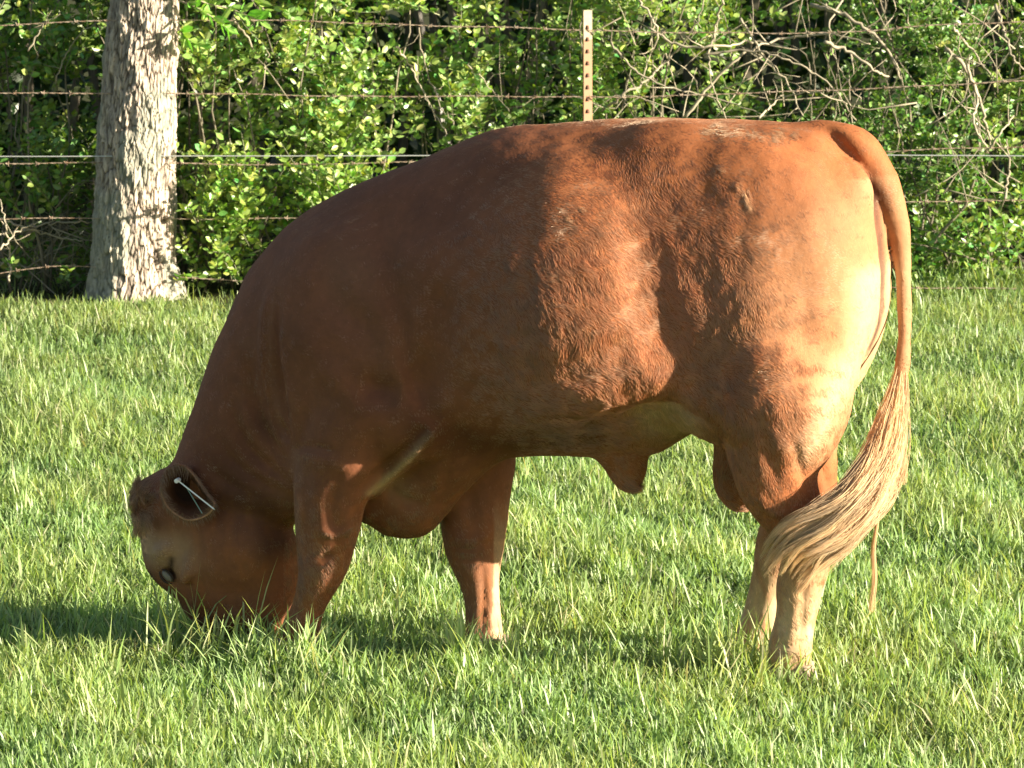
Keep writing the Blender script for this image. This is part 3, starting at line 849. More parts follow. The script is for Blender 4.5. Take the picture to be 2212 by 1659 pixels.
# fine hairs around the rim and inside the near ear
def ear_fur():
    n = 1000; K = 5
    k = rng.integers(0, len(rimp), n)
    base = rimp[k] + rng.normal(size=(n, 3)) * .002
    outd = rimp[k] - earc; outd[:, 1] = 0; outd /= np.linalg.norm(outd, axis=1)[:, None] + 1e-9
    inner = rng.random(n) < 0.45
    inner &= (rimp[k][:, 0] > earc[0] - .01) | (rimp[k][:, 2] < earc[2] - .02)
    d = np.where(inner[:, None], -outd * .8 + np.array([0, .25, -.3]), outd * .5 + np.array([-.3, .1, -.5]))
    d += rng.normal(size=(n, 3)) * .25
    ln = np.where(inner, .022, .012) * (.5 + rng.random(n))
    f = np.linspace(0, 1, K)
    P = base[:, None] + d[:, None] * (ln[:, None] * f)[..., None]
    P[..., 2] -= .006 * f ** 2
    P = bend(P); Pw = P[..., :1] * ES + P[..., 1:2] * ET + P[..., 2:3] * np.array([0, 0, 1.0])
    col = np.array([.20, .10, .055]) * (.6 + .8 * rng.random(n))[:, None]
    hair_object('ear_fur', Pw, np.array([.0004, .0004, .0003, .0002, .0001]), col, M_coat, ear_near)
ear_fur()
def tag_panel(a, b, width, name, mat, ta, thick=0.0016):
    """a thin plastic panel seen edge-on; a, b pixel ends"""
    A = L(*a, ta[0]); B = L(*b, ta[1])
    d = B - A; d /= np.linalg.norm(d)
    vr = -ray(*a); wv = np.array([vr @ ES, vr @ ET, vr[2]]); wv /= np.linalg.norm(wv); wv -= (wv @ d) * d; wv /= np.linalg.norm(wv)
    # turned so that the camera sees little more than the edge
    nv = np.cross(d, wv)
    acc = Acc()
    prof = [(0, .35), (.12, .4), (.3, .9), (.4, 1), (.95, 1), (1, .9)]
    ln = np.linalg.norm(B - A)
    rows = []
    for s_, w_ in prof:
        for sw in (-1, 1):
            for sn in (-1, 1):
                rows.append(A + d * ln * s_ + wv * (-.5 + .5 * sw) * width * w_ + nv * sn * thick)
    V = np.array(rows); F = []
    for k in range(len(prof) - 1):
        o = k * 4
        for (p, q) in ((0, 1), (1, 3), (3, 2), (2, 0)):
            F.append((o + p, o + q, o + 4 + q, o + 4 + p))
    F.append((0, 2, 3, 1)); e = (len(prof) - 1) * 4; F.append((e, e + 1, e + 3, e + 2))
    acc.add(loc(V), np.array(F))
    return acc.build(name, mat, ear_near)
tp = tag_panel((371, 1032), (455, 1098), .034, 'ear_tag', M_tag, (.190, .190), .0018)
tp['label'] = 'white plastic ear tag seen almost edge on'
tp2 = tag_panel((394, 1050), (429, 1108), .026, 'ear_tag', M_tag2, (.184, .184), .0013)
tp2['label'] = 'dull green plastic ear tag seen edge on'
acc = Acc(); q = L(373, 1036, .19)
acc.tube(loc([q + [0, -.02, 0], q + [0, .006, 0]]), .006, 12)
acc.tube(loc([q + [0, .004, 0], q + [0, .010, 0]]), .0035, 12)
acc.build('tag_stud', M_tag, ear_near)

def uv_ball(c, axes, nu=20, nv=12):
    th = np.linspace(0, 2 * np.pi, nu, endpoint=False); ph = np.linspace(0, np.pi, nv)
    P = np.array([[math.sin(p) * math.cos(t), math.sin(p) * math.sin(t), math.cos(p)] for p in ph for t in th])
    V = c + P @ np.asarray(axes)
    i = np.arange(nv - 1)[:, None] * nu; j = np.arange(nu)[None, :]; j2 = (j + 1) % nu
    return V, np.stack([i + j, i + nu + j, i + nu + j2, i + j2], -1).reshape(-1, 4)
for sd in (1, -1):
    c = L(352, 1256, .092 * sd)
    ca, sa = math.cos(R_(48)), math.sin(R_(48))      # long axis runs down and back
    ax = np.array([[-.020 * ca, 0, -.020 * sa], [0, .012, 0], [.0105 * sa, 0, -.0105 * ca]])
    V, F = uv_ball(c, ax)
    eo = mesh_np('eye', loc(V), F, M_eye, bull, smooth=True)
    acc = Acc()
    for q0, q1, g, rr_ in ((.15, 2.9, 1.2, .0036), (3.3, 6.1, 1.2, .003)):
        a = np.linspace(q0, q1, 12)
        ring = c + np.cos(a)[:, None] * ax[0] * g + np.sin(a)[:, None] * ax[2] * g * 1.1 + np.array([0, .008 * sd, 0])
        acc.tube(loc(ring), rr_ * np.sin(np.linspace(.3, 2.84, 12)), 8)
    acc.build('eyelid', M_lid, eo, smooth=True)

def hoof(u, v, t, r=.052):
    c = L(u, v, t); c[2] = 0
    for cl in (-1, 1):                       # the two claws
        n = 20; prof = [(0.0, 1.08, .0), (.02, 1.05, .0), (.05, .92, -.010), (.075, .80, -.02)]
        rings = []
        th = np.linspace(0, 2 * np.pi, n, endpoint=False)
        for z, s_, off in prof:
            x = np.cos(th) * r * s_ * 1.15; x = np.where(x > 0, x * 1.15, x)
            y = np.sin(th) * r * s_ * .50
            rings.append(np.stack([c[0] + x + off, c[1] + y + cl * r * .52, np.full(n, z - .034 + c[2])], -1))
        V = np.vstack(rings + [rings[0].mean(0)[None], rings[-1].mean(0)[None]])
        i = np.arange(len(prof) - 1)[:, None] * n; j = np.arange(n)[None, :]; j2 = (j + 1) % n
        F = np.stack([i + j, i + j2, i + n + j2, i + n + j], -1).reshape(-1, 4)
        k = np.arange(n); b = len(prof) * n
        Ft = np.vstack([np.stack([np.full(n, b), (k + 1) % n, k], -1), np.stack([np.full(n, b + 1), b - n + k, b - n + (k + 1) % n], -1)])
        mesh_np('hoof_claw', loc(V), [F, Ft], M_hoof, bull, smooth=True)
hoof(624, 1440, .15); hoof(1040, 1440, -.04); hoof(1700, 1455, .17); hoof(1618, 1430, -.15)

# ------------------------------------------------------------------ grass
def blades(pos, ln, wd, az, lean, curl, col, segs=3):
    """pos (n,3); returns V, Q, T, C"""
    n = len(pos)
    d = np.stack([np.cos(az), np.sin(az), np.zeros(n)], -1)
    tw = az + np.pi / 2 + rng.normal(size=n) * .5
    side = np.stack([np.cos(tw), np.sin(tw), np.zeros(n)], -1)
    V = np.empty((n, 2 * segs + 1, 3)); C = np.empty((n, 2 * segs + 1, 3))
    p = pos.copy(); ang = lean.copy()
    wprof = [0.75, 1.0, 0.85, 0.5]
    for k in range(segs + 1):
        f = k / segs
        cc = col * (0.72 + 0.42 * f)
        if k < segs:
            wk = (wd * wprof[k] * .5)[:, None]
            V[:, 2 * k] = p - side * wk; V[:, 2 * k + 1] = p + side * wk
            C[:, 2 * k] = cc; C[:, 2 * k + 1] = cc
        else:
            V[:, 2 * k] = p; C[:, 2 * k] = cc
        step = (ln / segs)[:, None]
        p = p + step * (d * np.sin(ang)[:, None] + np.array([0, 0, 1.0]) * np.cos(ang)[:, None])
        ang = ang + curl / segs
    m = 2 * segs + 1
    b = (np.arange(n) * m)[:, None]
    Q = np.vstack([np.concatenate([b + 2*k, b + 2*k+1, b + 2*k+3, b + 2*k+2], 1) for k in range(segs - 1)])
    k = segs - 1
    T = np.concatenate([b + 2*k, b + 2*k+1, b + 2*k+2], 1)
    return V.reshape(-1, 3), Q, T, C.reshape(-1, 3)
GC = np.array([[.29, .40, .13], [.37, .47, .18], [.19, .30, .08], [.45, .51, .25], [.55, .52, .32]])
def scatter(n, y0, y1, power=1.0, half=None):
    y = y0 + (y1 - y0) * rng.random(n) ** power
    hw = y * 1106 / FPX + .35 if half is None else half
    x = (rng.random(n) * 2 - 1) * hw
    return x, y
def build_grass():
    parts = []
    def layer(x, y, l0, l1, w0, w1, pal, leanmax=.75, bright=1.0):
        keep = (y < np.where(x < .5, 20.85 + .15 * np.sin(x * 7), 21.7)) | (rng.random(len(x)) < .08); x = x[keep]; y = y[keep]
        n = len(x)
        P = np.stack([x, y, ground_z(x, y) - .012], -1)
        ns = fbm(np.stack([x, y, 0 * x], -1), .9, 3, 61); nf = fbm(np.stack([x, y, 0 * x], -1), 5, 2, 62)
        ln = (l0 + (l1 - l0) * rng.random(n)) * (1 + .22 * ns + .18 * nf) * np.where((y > 20) & (x < .5), .75, 1)
        wd = w0 + (w1 - w0) * rng.random(n)
        az = rng.random(n) * 2 * np.pi
        lean = np.abs(rng.normal(size=n)) * leanmax * .55
        curl = np.abs(rng.normal(size=n)) * .95
        ci = rng.choice(len(GC), n, p=pal); col = GC[ci] * (.8 + .4 * rng.random(n))[:, None]
        yy = (1 + .12 * nf[:, None]) * np.array([1, 1, 1])
        warm = np.clip(.5 + .9 * ns, 0, 1)[:, None]
        col = col * (np.array([.90, .98, .95]) * (1 - warm) + np.array([1.07, 1.02, .95]) * warm) * yy * bright * np.array([1.02, 1.08, 1.12]) * (1 - .10 * np.clip((y - 14.5) / 4, 0, 1))[:, None]
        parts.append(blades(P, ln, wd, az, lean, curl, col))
    pal = [.40, .33, .20, .055, .015]
    x, y = scatter(275000, 10.2, 21.9, 1.15); layer(x, y, .034, .074, .0032, .0060, pal, 1.15)
    x, y = scatter(13000, 10.2, 22.0, 1.0); layer(x, y, .07, .12, .0035, .006, [.3, .34, .1, .2, .06], 1.1)
    x, y = scatter(4500, 10.2, 22.0, 1.0); layer(x, y, .06, .12, .003, .005, [.05, .1, .0, .3, .55], 1.9)
    # taller growth at the foot of the fence and tree
    x, y = scatter(7000, 21.2, 22.4, 1.0); x = np.where(rng.random(7000) < .6, np.abs(x), x); layer(x, y, .07, .15, .005, .008, [.35, .25, .35, .05, 0], .8)
    # beyond the edges of the picture and under the hedge, sparser
    x = (rng.random(16000) * 2 - 1) * 7; y = 8 + 18 * rng.random(16000)
    layer(x, y, .06, .12, .006, .010, pal)
    # long blades in front of the muzzle and hooves
    for (u, v, m, sp) in ((470, 1395, 60, .16), (600, 1412, 170, .10), (630, 1425, 90, .08), (1040, 1420, 200, .06), (1660, 1460, 90, .10), (1600, 1432, 130, .05)):
        g = ground_pt(u, v); layer(g[0] + rng.normal(size=m) * sp, g[1] - .10 + rng.normal(size=m) * .05, .09, .16, .004, .006, [.2, .3, 0, .4, .1], .9, 1.1)
    # tall stems left standing round the muzzle
    for (u, v, m) in ((400, 1372, 16), (470, 1385, 22), (545, 1395, 18), (600, 1405, 16), (1010, 1420, 8), (1640, 1440, 8)):
        g = ground_pt(u, v); layer(g[0] + rng.normal(size=m) * .05, g[1] - .10 + rng.normal(size=m) * .03, .14, .23, .0045, .007, [.15, .35, 0, .45, .05], 1.0, 1.1)
    acc = Acc()
    for V, Q, T, C in parts: acc.add(V, Q, T, C)
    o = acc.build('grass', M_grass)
    tag(o, 'short green pasture grass covering the field', 'grass', kind='stuff')
build_grass()

# ------------------------------------------------------------------ tree
FY = 21.1     # distance of the fence line
def build_tree():
    TY = 21.2
    Lft = [(245,-260),(240,-100),(237,0),(224,150),(212,300),(206,450),(200,560),(195,615),(190,650)]
    Rgt = [(388,-260),(386,-100),(385,0),(384,150),(380,300),(378,450),(378,560),(388,615),(392,650)]
    cs, rs, zs = [], [], []
    for a, b in zip(Lft, Rgt):
        A = at_y(*a, TY); B = at_y(*b, TY)
        cs.append((A + B) / 2); rs.append(np.linalg.norm(B - A) / 2)
    cs = np.array(cs)[::-1]; rs = np.array(rs)[::-1]
    rows = 420; n = 300
    z = np.linspace(-.05, 2.6, rows)
    zc = cs[:, 2]; cx = np.interp(z, zc, cs[:, 0]); r = np.interp(z, zc, rs)
    r = r * np.where(z > zc[-1], np.clip(1 - (z - zc[-1]) * .12, .6, 1), 1)
    r = np.convolve(np.pad(r, 8, mode='edge'), np.ones(17) / 17, 'valid')
    cx = np.convolve(np.pad(cx, 8, mode='edge'), np.ones(17) / 17, 'valid')
    th = np.linspace(0, 2 * np.pi, n, endpoint=False)
    TH, ZZ = np.meshgrid(th, z)
    # bark: elongated plates from a jittered cell pattern, edges sunk
    cw, chh = 0.0155, 0.085
    circ = 2 * np.pi * .17; nc = int(circ / cw)
    U = TH / (2 * np.pi) * nc; 
    wob = .35 * np.sin(ZZ * 9 + TH * 3) + .22 * np.sin(ZZ * 23 + TH * 7 + 1)
    U = U + wob; V_ = ZZ / chh + .3 * np.sin(TH * 5) 
    r2 = np.random.default_rng(11); jit = r2.random((nc + 4, 64, 2)); hgt = r2.random((nc + 4, 64))
    iu = np.floor(U).astype(int); iv = np.floor(V_).astype(int)
    d1 = np.full(U.shape, 9.0); d2 = np.full(U.shape, 9.0); hh = np.zeros(U.shape)
    for du in (-1, 0, 1):
        for dv in (-1, 0, 1):
            a = (iu + du) % nc; b = (iv + dv) % 64
            px = iu + du + jit[a, b, 0]; py = iv + dv + jit[a, b, 1]
            d = np.hypot(U - px, (V_ - py) * 1.0)
            closer = d < d1
            d2 = np.where(closer, d1, np.minimum(d2, d)); hh = np.where(closer, hgt[a, b], hh); d1 = np.where(closer, d, d1)
    edge = np.clip((d2 - d1) / (.20 + .14 * np.sin(U * .9 + V_ * 2.3)), 0, 1)
    Pp = np.stack([np.cos(TH) * .17, np.sin(TH) * .17, ZZ * .45], -1).reshape(-1, 3)
    fine = fbm(Pp, 45, 3, 71).reshape(U.shape); big = fbm(Pp, 4.0, 2, 72).reshape(U.shape); mid = fbm(Pp, 14, 2, 73).reshape(U.shape)
    disp = -.0080 * (1 - edge) ** 1.3 + .007 * (hh - .4) * edge + .0025 * fine + .008 * big + .005 * mid
    flare = np.clip((.22 - ZZ) / .22, 0, 1) ** 1.6
    disp += flare * .018 * np.cos(TH * 4 + .6)
    RR = r[:, None] + disp
    X = cx[:, None] + RR * np.cos(TH); Y = TY + RR * np.sin(TH)
    V = np.stack([X, Y, ZZ], -1).reshape(-1, 3)
    i = np.arange(rows - 1)[:, None] * n; j = np.arange(n)[None, :]; j2 = (j + 1) % n
    F = np.stack([i + j, i + j2, i + n + j2, i + n + j], -1).reshape(-1, 4)
    base = np.array([.34, .29, .245]); pale = np.array([.56, .47, .375]); crack = np.array([.11, .085, .065]); lich = np.array([.30, .33, .27])
    e = edge.reshape(-1, 1); h_ = hh.reshape(-1, 1)
    C = crack * (1 - e) + (base * (1 - h_) + pale * h_) * e
    C = C * (1 + .18 * fine.reshape(-1, 1) + .12 * mid.reshape(-1, 1))
    lw = np.clip(big.reshape(-1, 1) * 1.4, 0, .5) ; C = C * (1 - lw) + lich * lw
    root = empty('tree', (float(cx[0]), TY, 0))
    off = np.array([cx[0], TY, 0])
    mesh_np('trunk', V - off, F, M_bark, root, smooth=False, color=np.clip(C, .02, .8))
    # limbs and crown above the picture
    acc = Acc(); lv = Acc(); r3 = np.random.default_rng(5)
    top = np.array([cx[-1], TY, 2.55])
    tips = []
    for k in range(6):
        a = k * 1.05 + .4; ln = 2.2 + r3.random() * .8
        e_ = top + np.array([math.cos(a) * ln * .6, math.sin(a) * ln * .6, ln])
        m_ = top * .5 + e_ * .5 + np.array([0, 0, .3])
        Pth = smooth_path([top - [0, 0, .25], m_, e_], 10)
        acc.tube(Pth - off, np.linspace(.10, .03, 10), 8, base)
        tips += [Pth[5], Pth[7], Pth[9]]
    acc.build('limbs', M_bark, root, smooth=True)
    pts = np.concatenate([t + r3.normal(size=(420, 3)) * np.array([.55, .55, .4]) for t in tips])
    leaves(lv, pts - off, .05, .09, (.13, .24, .04), r3)
    o = lv.build('crown', M_leaf, root); o['kind'] = 'stuff'
    tag(root, 'thick grey tree trunk with cracked bark standing on the fence line', 'tree')

def leaves(acc, P, l0, l1, col, r3, up=.3, dirs=None, ratio=.55, facing=None):
    n = len(P)
    if n == 0: return
    d = r3.normal(size=(n, 3)) if dirs is None else dirs + r3.normal(size=(n, 3)) * .35
    d[:, 2] = d[:, 2] * .7 + up * .3
    d /= np.linalg.norm(d, axis=1)[:, None]
    nr = r3.normal(size=(n, 3)) + np.array([.25, -.35, .75])
    nr -= (nr * d).sum(1)[:, None] * d; nr /= np.linalg.norm(nr, axis=1)[:, None] + 1e-9
    sd = np.cross(d, nr)
    ln = (l0 + (l1 - l0) * r3.random(n))[:, None]; w = ln * ratio * .5 * (.8 + .4 * r3.random(n))[:, None]
    c = np.array(col) * (.65 + .7 * r3.random((n, 1))) * (1 + .18 * r3.normal(size=(n, 3)) * np.array([1, .3, .6]))
    V = np.empty((n, 7, 3))
    V[:, 0] = P
    V[:, 1] = P + d * ln * .30 + sd * w * .9 + nr * ln * .05
    V[:, 2] = P + d * ln * .30 - sd * w * .9 + nr * ln * .05
    V[:, 3] = P + d * ln * .68 + sd * w * .85 + nr * ln * .04
    V[:, 4] = P + d * ln * .68 - sd * w * .85 + nr * ln * .04
    V[:, 5] = P + d * ln
    V[:, 6] = P + d * ln * .5 - nr * ln * .02
    b = (np.arange(n) * 7)[:, None]
    T = np.vstack([np.concatenate([b + i, b + j, b + k], 1) for i, j, k in ((0, 1, 6), (0, 6, 2), (1, 3, 6), (2, 6, 4), (3, 5, 6), (4, 6, 5))])
    C = np.repeat(np.clip(c, .01, .7)[:, None], 7, 1).reshape(-1, 3)
    acc.add(V.reshape(-1, 3), None, T, C)
build_tree()

# ------------------------------------------------------------------ fence
def build_fence():
    root = empty('barbed_wire_fence', (float(at_y(1271, 640, FY)[0]), FY, 0)); off = np.array([root.location.x, FY, 0])
    tag(root, 'barbed wire fence with one steel post running behind the bull', 'fence')
    # T post
    top = at_y(1270, 22, FY); bot = np.array([top[0] + .006, FY, -.1])
    hw = .023
    acc = Acc(); acc2 = Acc()
    def tsec(z, cxp):
        # plan: a flange turned partly to the camera with a stem behind
        pts = np.array([(-hw, 0), (hw, 0), (hw, .006), (.004, .006), (.004, .036), (-.004, .036), (-.004, .006), (-hw, .006)])
        a = R_(34); Rm = np.array([[math.cos(a), -math.sin(a)], [math.sin(a), math.cos(a)]])
        q = pts @ Rm.T
        return np.stack([cxp + q[:, 0], FY + q[:, 1], np.full(8, z)], -1)
    def ext(acc, za, zb, steps, grow=1.0):
        zz = np.linspace(za, zb, steps)
        rings = [tsec(z, np.interp(z, [bot[2], top[2]], [bot[0], top[0]])) for z in zz]
        V = np.vstack(rings); n = 8
        i = np.arange(steps - 1)[:, None] * n; j = np.arange(n)[None, :]; j2 = (j + 1) % n
        F = np.stack([i + j, i + j2, i + n + j2, i + n + j], -1).reshape(-1, 4)
        last = V[-8:]; c = last.mean(0)
        V = np.vstack([V, c]); k = np.arange(n)
        T = np.stack([np.full(n, len(V) - 1), (steps - 1) * n + k, (steps - 1) * n + (k + 1) % n], -1)
        acc.add(V - off, F, T)
    ext(acc, bot[2], top[2] - .13, 12)
    post = acc.build('post', M_post, root)
    ext(acc2, top[2] - .13, top[2], 3)
    ptop = acc2.build('painted_tip', M_post_top, post)
    # ragged bits of an old insulator on the tip
    sm = None; k = 0; z = top[2] - .075
    while z > .05:
        cxp = np.interp(z, [bot[2], top[2]], [bot[0], top[0]])
        if sm is None:
            a_ = Acc()
            V = np.array([(-.006, 0, -.011), (.006, 0, -.011), (.006, 0, .009), (-.006, 0, .009), (-.005, -.011, -.008), (.005, -.011, -.008), (.004, -.009, .002), (-.004, -.009, .002)])
            Q = np.array([(4, 5, 6, 7), (0, 1, 5, 4), (2, 3, 7, 6), (1, 2, 6, 5), (3, 0, 4, 7)])
            a_.add(V, Q); so = a_.build('stud', M_stud, post); sm = so.data
        else:
            so = link(bpy.data.objects.new('stud', sm), post)
        so.location = (cxp - off[0] - .004, -.0015, z)
        so.rotation_euler = (0, 0, R_(34))
        z -= .0535
    # wires
    def wire(pts, rad, mat, barbs=True, y=FY - .006, name='wire', wob=.003, seed=0):
        r4 = np.random.default_rng(seed)
        P = np.array([at_y(u, v, y) for u, v in pts])
        # carry on past the picture on both sides
        dl = (P[0] - P[1]) / abs(P[0][0] - P[1][0]); dr = (P[-1] - P[-2]) / abs(P[-1][0] - P[-2][0])
        dl[2] *= .2; dr[2] *= .2
        P = np.vstack([P[0] + dl * 4, P, P[-1] + dr * 4])
        n = 500; Q = smooth_path(P, n)
        xs = Q[:, 0]
        Q[:, 2] += wob * np.sin(xs * 5 + seed) + wob * .5 * np.sin(xs * 13 + seed * 2)
        acc = Acc()
        if barbs:
            n2 = 2400; X = np.linspace(xs[0], xs[-1], n2); ZZ = np.interp(X, xs, Q[:, 2])
            for ph in (0, np.pi):
                a = X * 2 * np.pi / .07 + ph
                acc.tube(np.stack([X, y + rad * .8 * np.cos(a), ZZ + rad * .8 * np.sin(a)], -1) - off, rad * .8, 4)
            x = xs[0] + r4.random() * .1
            while x < xs[-1]:
                z = np.interp(x, xs, Q[:, 2]); a0 = r4.random() * 3
                for q_ in range(4):
                    a = a0 + q_ * 1.6; dxx = (q_ % 2 - .5) * .012
                    s_ = np.array([x + dxx * .5, y, z]); e_ = s_ + np.array([dxx * .8, math.cos(a) * .014, math.sin(a) * .014])
                    acc.tube(np.array([s_, e_]) - off, [.0018, .0006], 4)
                a = np.linspace(0, 4 * np.pi, 14)
                acc.tube(np.stack([x + np.linspace(-.006, .006, 14), y + .005 * np.cos(a), z + .005 * np.sin(a)], -1) - off, .0014, 4)
                x += .125 + r4.random() * .01
        else:
            acc.tube(Q - off, rad, 6)
        return acc.build(name, mat, root, smooth=True)
    wire([(0,56),(60,52),(150,47),(250,42),(400,44),(700,47),(1000,57),(1270,66),(1500,69),(1850,69),(1980,56),(2212,46)], .0020, M_wire, seed=1)
    wire([(0,201),(200,200),(400,203),(700,206),(1270,209),(1500,205),(1800,195),(2000,184),(2212,176)], .0020, M_wire, seed=2)
    w = wire([(0,338),(500,337),(1100,336),(1700,334),(2212,337)], .0025, M_smooth_wire, False, y=FY - .03, seed=3, wob=.0004)
    w['label'] = 'bright smooth wire'
    wire([(0,352),(300,353),(700,354),(1200,345),(1800,330),(2212,318)], .0019, M_wire, seed=4)
    wire([(0,473),(300,472),(640,471),(1270,462),(1900,440),(2212,432)], .0018, M_wire, seed=5)
    wire([(0,592),(60,583),(130,575),(200,577),(300,588),(500,606),(1270,622),(2212,622)], .0018, M_wire, seed=6)
build_fence()

# ------------------------------------------------------------------ hedge
TW = np.array([.34, .30, .22]); TREE_X = float(at_y(292, 400, 21.2)[0])
def shrub(u, w, htop, y, n_sprig, label, col, seed, group='leafy shrubs of the hedge behind the fence', lsize=(.028, .048), hole=-.27, depth=.5, bare=2, leafn=(12, 26), name='shrub', thresh_freq=2.0):
    """u: frame column of the middle at distance y, w: half width in metres"""
    r3 = np.random.default_rng(seed)
    c = at_y(u, 600, y); c[2] = 0
    root = empty(name, (float(c[0]), y, 0)); off = c
    tag(root, label, 'shrub', group)
    stems = Acc(); lf = Acc()
    # main stems
    for k in range(bare + 8):
        x0 = c[0] + r3.normal() * w * .45; y0_ = y + r3.random() * depth * .6
        hgt = htop * (.55 + .5 * r3.random())
        e = np.array([x0 + r3.normal() * .3, y0_ + r3.normal() * .12 - .05, hgt])
        m = np.array([(x0 + e[0]) / 2 + r3.normal() * .10, y0_ + r3.normal() * .05, hgt * .5])
        P = smooth_path([[x0, y0_, 0], m, e], 10)
        P[1:-1] += r3.normal(size=(8, 3)) * .010
        stems.tube(P - off, np.linspace(.006 + .004 * r3.random(), .002, 10), 5, TW * (.3 + .5 * r3.random()))
    PP = []; DD = []
    for k in range(int(n_sprig * .74)):
        for _ in range(20):
            b = np.array([c[0] + (r3.random() * 2 - 1) * w, y + (r3.random() ** 1.6) * depth, r3.random() * htop])
            nz = fbm(b[None], thresh_freq, 2, 77)[0]
            if nz > -hole and not (abs(b[0] - TREE_X) < .27 and b[1] < 21.62): break
        else: continue
        ln = .16 + .22 * r3.random()
        d = np.array([r3.normal() * .55, -.25 + r3.normal() * .35, .75 + r3.normal() * .5]); d /= np.linalg.norm(d)
        e = b + d * ln; mid = b + d * ln * .5 + r3.normal(size=3) * .02; e[2] -= .03
        P = smooth_path([b, mid, e], 7)
        stems.tube(P - off, np.linspace(.0024, .0009, 7), 3, TW * (.4 + .5 * r3.random()) + np.array([0, .04, 0]))
        m = r3.integers(*leafn)
        q = np.linspace(.05, 1, m) * 6; i = np.minimum(q.astype(int), 5); f = (q - i)[:, None]
        at = P[i] * (1 - f) + P[i + 1] * f
        a = np.arange(m) * 2.4 + r3.random() * 6
        sd = np.stack([np.cos(a), np.sin(a) * .8, .35 + .2 * np.sin(a * 1.7)], -1)
        PP.append(at + sd * .006); DD.append(sd * .9 + d * .35)
    P = np.vstack(PP); D = np.vstack(DD)
    leaves(lf, P - off, lsize[0], lsize[1], col, r3, dirs=D, ratio=.62)
    stems.build('stems', M_twig, root, smooth=True)['kind'] = 'stuff'
    o = lf.build('foliage', M_leaf, root); o['kind'] = 'stuff'
    return root
G1 = (.20, .33, .075); G2 = (.28, .42, .11); G3 = (.15, .28, .06)
shrub(60, .50, 1.75, 21.3, 520, 'leafy green shrub left of the tree trunk at the picture edge', G1, 101)
shrub(330, .45, 1.8, 21.5, 420, 'green shrub directly behind the thick tree trunk', G1, 102)
shrub(560, .45, 1.75, 21.3, 620, 'bright dense shrub just right of the tree trunk', G2, 103)
shrub(860, .45, 1.75, 21.5, 430, 'bright shrub with arching shoots above the neck of the bull', G2, 104)
shrub(1150, .38, 1.7, 21.8, 230, 'sparse shrub with dark gaps left of the steel post', G1, 105)
shrub(1420, .38, 1.8, 21.5, 430, 'small leaved shrub just right of the steel post', G2, 106)
shrub(1700, .42, 1.7, 22.15, 200, 'thin shrub behind the tangle of bare vines', G1, 107)
shrub(1970, .30, 1.45, 21.6, 380, 'leafy shrub rising behind the tail of the bull', G3, 108, lsize=(.022, .036))
shrub(2170, .32, 1.7, 21.95, 330, 'light green shrub at the right picture edge', G2, 109)
shrub(600, .9, .45, 21.15, 330, 'low bright ground shrub at the foot of the hedge by the trunk', (.26, .40, .08), 110, name='low_shrub', group='low growth at the hedge foot')
shrub(2080, .35, .35, 21.55, 150, 'low broad leaved plants at the hedge foot right of the tail', (.20, .34, .07), 111, name='low_shrub', group='low growth at the hedge foot')

# deep growth behind the shrubs that fills the wood
def wood_behind():
    acc = Acc(); r3 = np.random.default_rng(33)
    n = 26000
    P = np.stack([(r3.random(n) * 2 - 1) * 5.5, 22.9 + r3.random(n) * 3.4, r3.random(n) ** .8 * 3.6], -1)
    P = P[fbm(P, .9, 2, 78) > -.45]
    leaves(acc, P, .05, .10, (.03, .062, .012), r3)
    m = 14000                                    # unseen run of hedge added at right to shade the growth behind
    P = np.stack([2.75 + r3.random(m) * 5.5, 21.9 + r3.random(m) * 2.2, r3.random(m) * 3.2], -1)
    leaves(acc, P, .09, .16, (.10, .18, .035), r3)
    for k in range(90):
        x = (r3.random() * 2 - 1) * 5.5; y = 22.9 + r3.random() * 3
        P = smooth_path([[x, y, 0], [x + r3.normal() * .2, y, 1.4], [x + r3.normal() * .6, y, 3.4]], 8)
        acc.tube(P, np.linspace(.03, .01, 8), 5, TW * .5)
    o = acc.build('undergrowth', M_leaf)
    tag(o, 'dark mass of wood undergrowth behind the hedge shrubs', 'undergrowth', kind='stuff')
    o2 = Acc(); n = 16000
    P = np.stack([(r3.random(n) * 2 - 1) * 9, 26.3 + r3.random(n) * 2.5, r3.random(n) * 5.5], -1)
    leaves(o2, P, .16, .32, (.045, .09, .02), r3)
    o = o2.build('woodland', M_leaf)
    tag(o, 'dark leafy woodland filling the space behind the hedge', 'woodland', kind='stuff')
wood_behind()

